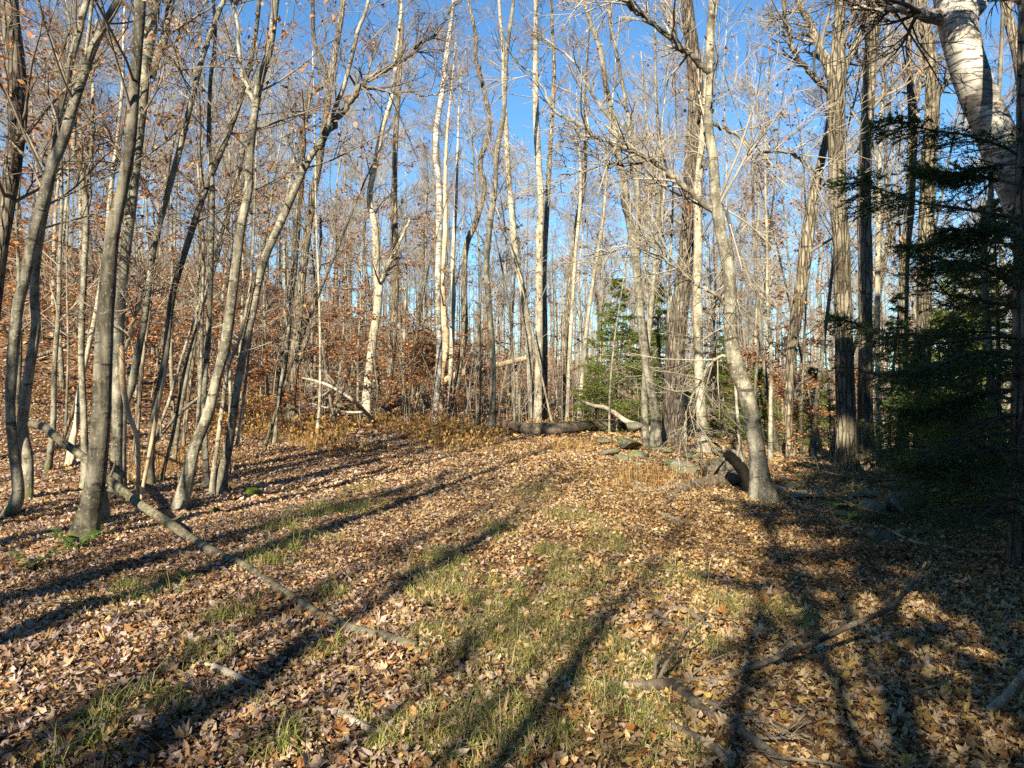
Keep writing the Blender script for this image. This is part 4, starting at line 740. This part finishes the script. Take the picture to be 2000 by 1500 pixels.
def blades(mb, x, y, h, wd, pal, bend=.6, z=None, jit=.25):
    n = len(x); z = H(x, y) if z is None else z; a_ = rng.uniform(0, 6.28, n); dx, dy = np.cos(a_), np.sin(a_); b_ = np.abs(rng.normal(bend, .35, n))
    L = h*rng.uniform(.5, 1.2, n); P = []
    for t in (0, .35, .7, 1.):
        ang = b_*t*1.5; P.append(np.c_[x+dx*L*t*np.sin(ang)*.8, y+dy*L*t*np.sin(ang)*.8, z-.01+L*t*np.cos(np.minimum(ang, 1.75))])
    w_ = np.c_[-dy, dx, np.zeros(n)]*(wd*rng.uniform(.6, 1.3, n))[:, None]*.5
    V = np.stack([P[0]-w_, P[0]+w_, P[1]-w_*.9, P[1]+w_*.9, P[2]-w_*.6, P[2]+w_*.6, P[3]], 1)
    o = np.arange(n)[:, None]*7; Q = np.concatenate([o+np.array([[0, 1, 3, 2]]), o+np.array([[2, 3, 5, 4]])]); T = o+np.array([[4, 5, 6]])
    mb.add(V, tri=T, quad=Q, col=np.repeat(pick(pal, n, jit)[:, None], 7, 1))
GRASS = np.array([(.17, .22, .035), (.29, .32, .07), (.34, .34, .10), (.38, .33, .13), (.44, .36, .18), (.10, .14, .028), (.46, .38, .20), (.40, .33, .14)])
gm = MB()
for p, r_ in GW:
    rw = r_/F*p[1]; n = int(80+900*rw*rw*10); n = min(n, 1900)
    tx, ty = rng.normal(0, rw*.55, (max(5, n//40), 2)).T; k = rng.integers(0, len(tx), n)
    x = p[0]+tx[k]+rng.normal(0, .025, n); y = p[1]+1.5*ty[k]+rng.normal(0, .025, n)
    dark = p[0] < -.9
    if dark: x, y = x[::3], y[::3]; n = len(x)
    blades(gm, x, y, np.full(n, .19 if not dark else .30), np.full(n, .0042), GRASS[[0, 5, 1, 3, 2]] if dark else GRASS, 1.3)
x, y = field(9000, 2.4, 15); k = nz(x, y, .9, 9) > .02; x, y = x[k], y[k]; blades(gm, x, y, np.full(len(x), .13), np.full(len(x), .0045), GRASS, 1.1)
kind(gm.obj('grass', M['grass'], None, (0, 0, 0), False), 'stuff', 'thin green and straw grass growing through the fallen leaves', 'grass')

STRAW = np.array([.9, .86, .82])*np.array([(.46, .31, .09), (.54, .40, .14), (.36, .19, .05), (.30, .17, .06), (.46, .33, .15), (.24, .11, .035)])
wm = MB()
px = rng.uniform(380, 1130, 13000); d = 15.5+9*rng.random(13000)**.7; k = nz(px*.02, d, .8, 4)+.25*np.sin((px-450)/680*3.14) > .06; px, d = px[k], d[k]; x = (px-CX)/F*d
blades(wm, x, d, np.full(len(x), .34)*(.35+1.1*rng.random(len(x))*(.6+.8*np.clip(nz(x, d, 1.6, 12)+.3, 0, 1))), np.full(len(x), .010), STRAW, .9, jit=.35)
n = 5200; c_ = rng.integers(0, len(x), n); pos = np.c_[x[c_], d[c_], H(x[c_], d[c_])+rng.uniform(.03, .3, n)]
scatter_leaves(wm, pos, rng.uniform(.05, .12, n), leaf_kite(), pick(STRAW, n, .3), 1, .5, hang=True)
for cx_, cy_, n in [(600, 870, 300), (340, 905, 350), (300, 930, 200), (450, 900, 200), (1290, 950, 260), (1250, 935, 160), (1110, 880, 300)]:
    p = G(cx_, cy_); blades(wm, p[0]+rng.normal(0, .45, n), p[1]+rng.normal(0, .5, n), np.full(n, .35), np.full(n, .007), STRAW, .5)
kind(wm.obj('dry_weeds', M['grass'], None, (0, 0, 0), False), 'stuff', 'golden dry weeds and ferns along the far edge of the clearing', 'weeds')

# thin brush and sapling stems that fill the wood as one mass
bm_ = MB(); N = 4300
px = rng.uniform(-150, 2150, N); d = 20+65*rng.random(N)**.8
k = ~((px < 420) & (d < 15)); px, d = px[k], d[k]; x = (px-CX)/F*d; N = len(x); z = H(x, d); h = rng.uniform(.8, 4.5, N)
t = np.linspace(0, 1, 4)[None, :]; le = rng.normal(0, .16, (N, 2)); P = np.stack([x[:, None]+le[:, :1]*h[:, None]*t**1.5, d[:, None]+le[:, 1:]*h[:, None]*t, z[:, None]+h[:, None]*t], -1)
R = (rng.uniform(.006, .016, N)[:, None])*(1-t*.75); tubes(bm_, P, R, 3)
P2, R2 = spawn(P, R, 4, .15, 1, .7, (.3, 1.2, .3), 2, .02, .15, .6, .0048); tubes(bm_, P2, R2, 3)
kind(bm_.obj('undergrowth', M['twigpale'], None), 'stuff', 'tangle of thin bare brush filling the wood behind the clearing', 'undergrowth')
rl = MB(); n = 30000; k = rng.integers(0, len(P2), n); ok = (P2[k, 1, 2]-H(P2[k, 1, 0], P2[k, 1, 1]) < 2.6) & (P2[k, 1, 0]/P2[k, 1, 1] < .10) & (nz(P2[k, 1, 0], P2[k, 1, 1], .35, 8) > .08); k = k[ok]
scatter_leaves(rl, P2[k, 1]+rng.normal(0, .1, (len(k), 3)), rng.uniform(.08, .16, len(k)), leaf_kite(), pick(RUST, len(k), .3), .6, .4)
kind(rl.obj('rust_foliage', M['leaf'], None, (0, 0, 0), False), 'stuff', 'rust brown leaves clinging to the far brush on the hillside', 'leaves')
# far wood, one mass
fm = MB(); N = 1300; ang = rng.uniform(-.85, .85, N); d = rng.uniform(85, 190, N); x = np.sin(ang)*d; y = np.cos(ang)*d; z = H(x, y); h = rng.uniform(7, 17, N); t = np.linspace(0, 1, 4)[None]
le = rng.normal(0, .04, (N, 2)); P = np.stack([x[:, None]+le[:, :1]*h[:, None]*t, y[:, None]+le[:, 1:]*h[:, None]*t, z[:, None]-.3+h[:, None]*t], -1); R = rng.uniform(.06, .16, N)[:, None]*(1-.8*t); tubes(fm, P, R, 4)
P2, R2 = spawn(P, R, 8, .2, 1, .6, (1.2, 3.5, .4), 3, .04, .1, .4, .024); tubes(fm, P2, R2, 3); P3, R3 = spawn(P2, R2, 1, .2, 1, .6, (.8, 2., .3), 2, .04, .1, .6, .02); tubes(fm, P3, R3, 3)
kind(fm.obj('far_wood', M['twig'], None), 'stuff', 'far bare wood that closes the view as one grey mass', 'wood')

# small twigs strewn over the leaves
tm_ = MB(); n = 620; x, y = field(n, 2.4, 14); k = (x/y > .1) | (rng.random(n) < .3); x, y = x[k], y[k]; n = len(x)
az = rng.uniform(0, 6.28, n); L_ = rng.uniform(.08, .42, n)*np.where(x/y > .15, 1.2, .7); t = np.linspace(-.5, .5, 5)[None]
wob = np.cumsum(rng.normal(0, .09, (n, 5)), 1)*L_[:, None]
X_ = x[:, None]+np.cos(az)[:, None]*L_[:, None]*t-np.sin(az)[:, None]*wob; Y_ = y[:, None]+np.sin(az)[:, None]*L_[:, None]*t+np.cos(az)[:, None]*wob
tubes(tm_, np.stack([X_, Y_, H(X_, Y_)+.03+np.abs(rng.normal(0, .03, (n, 1)))*(1+t)], -1), rng.uniform(.002, .006, n)[:, None]*np.array([[1, .9, .8, .6, .35]]), 5)
kind(tm_.obj('twig_litter', M['log'], None), 'stuff', 'thin dead twigs strewn over the fallen leaves', 'twigs')

# ------------------------------------------------------------------ ferns
FERN = np.array([(.06, .16, .025), (.09, .21, .035), (.12, .24, .05)])
def fern(label, px, py, fronds):
    p = G(px, py); root = thing('fern_plant', label, 'fern', p)
    for az, L in fronds:
        t = np.linspace(0, 1, 9); u_ = np.array([math.cos(az), math.sin(az), 0]); ln = p+u_*(L*t*.85)[:, None]+np.array([0, 0, 1.])*(L*(1.15*t-.75*t*t))[:, None]
        m_ = MB(); tubes(m_, ln[None], np.linspace(.003, .001, 9)[None], 4, col=np.array([[.09, .17, .03]])); V = []; T = []; C = []
        for q in np.linspace(.12, .98, 20):
            c_ = spline(ln, 41)[int(q*40)]; s_ = np.cross(u_, [0, 0, 1]); l = L*.26*math.sin(math.pi*min(1, q*.75+.22))**.8*(1.05-q)+.012
            for sg in (-1, 1):
                e_ = c_+sg*s_*l+u_*l*.35-np.array([0, 0, l*.15]); w_ = u_*L*.022; k = len(V); mid = (c_+e_)/2+np.array([0, 0, l*.06])
                V += [c_-w_, c_+w_, mid+w_*1.1, mid-w_*1.1, e_]; T += [(k, k+1, k+2), (k, k+2, k+3), (k+3, k+2, k+4)]; C += [pick(FERN, 1, .25)[0]]*5
        m_.add(np.array(V), tri=T, col=np.array(C)); m_.obj('frond', M['grass'], root, p, False)
fern('green fern at the foot of the thickest dark trunk', 150, 1075, [(.35, .34), (-.5, .34), (2.9, .4), (3.6, .32), (-1.3, .3), (1.2, .3)])
fern('bright green fern frond left of the trunk foot', 65, 1112, [(.2, .34), (3.0, .3), (-.6, .26)])
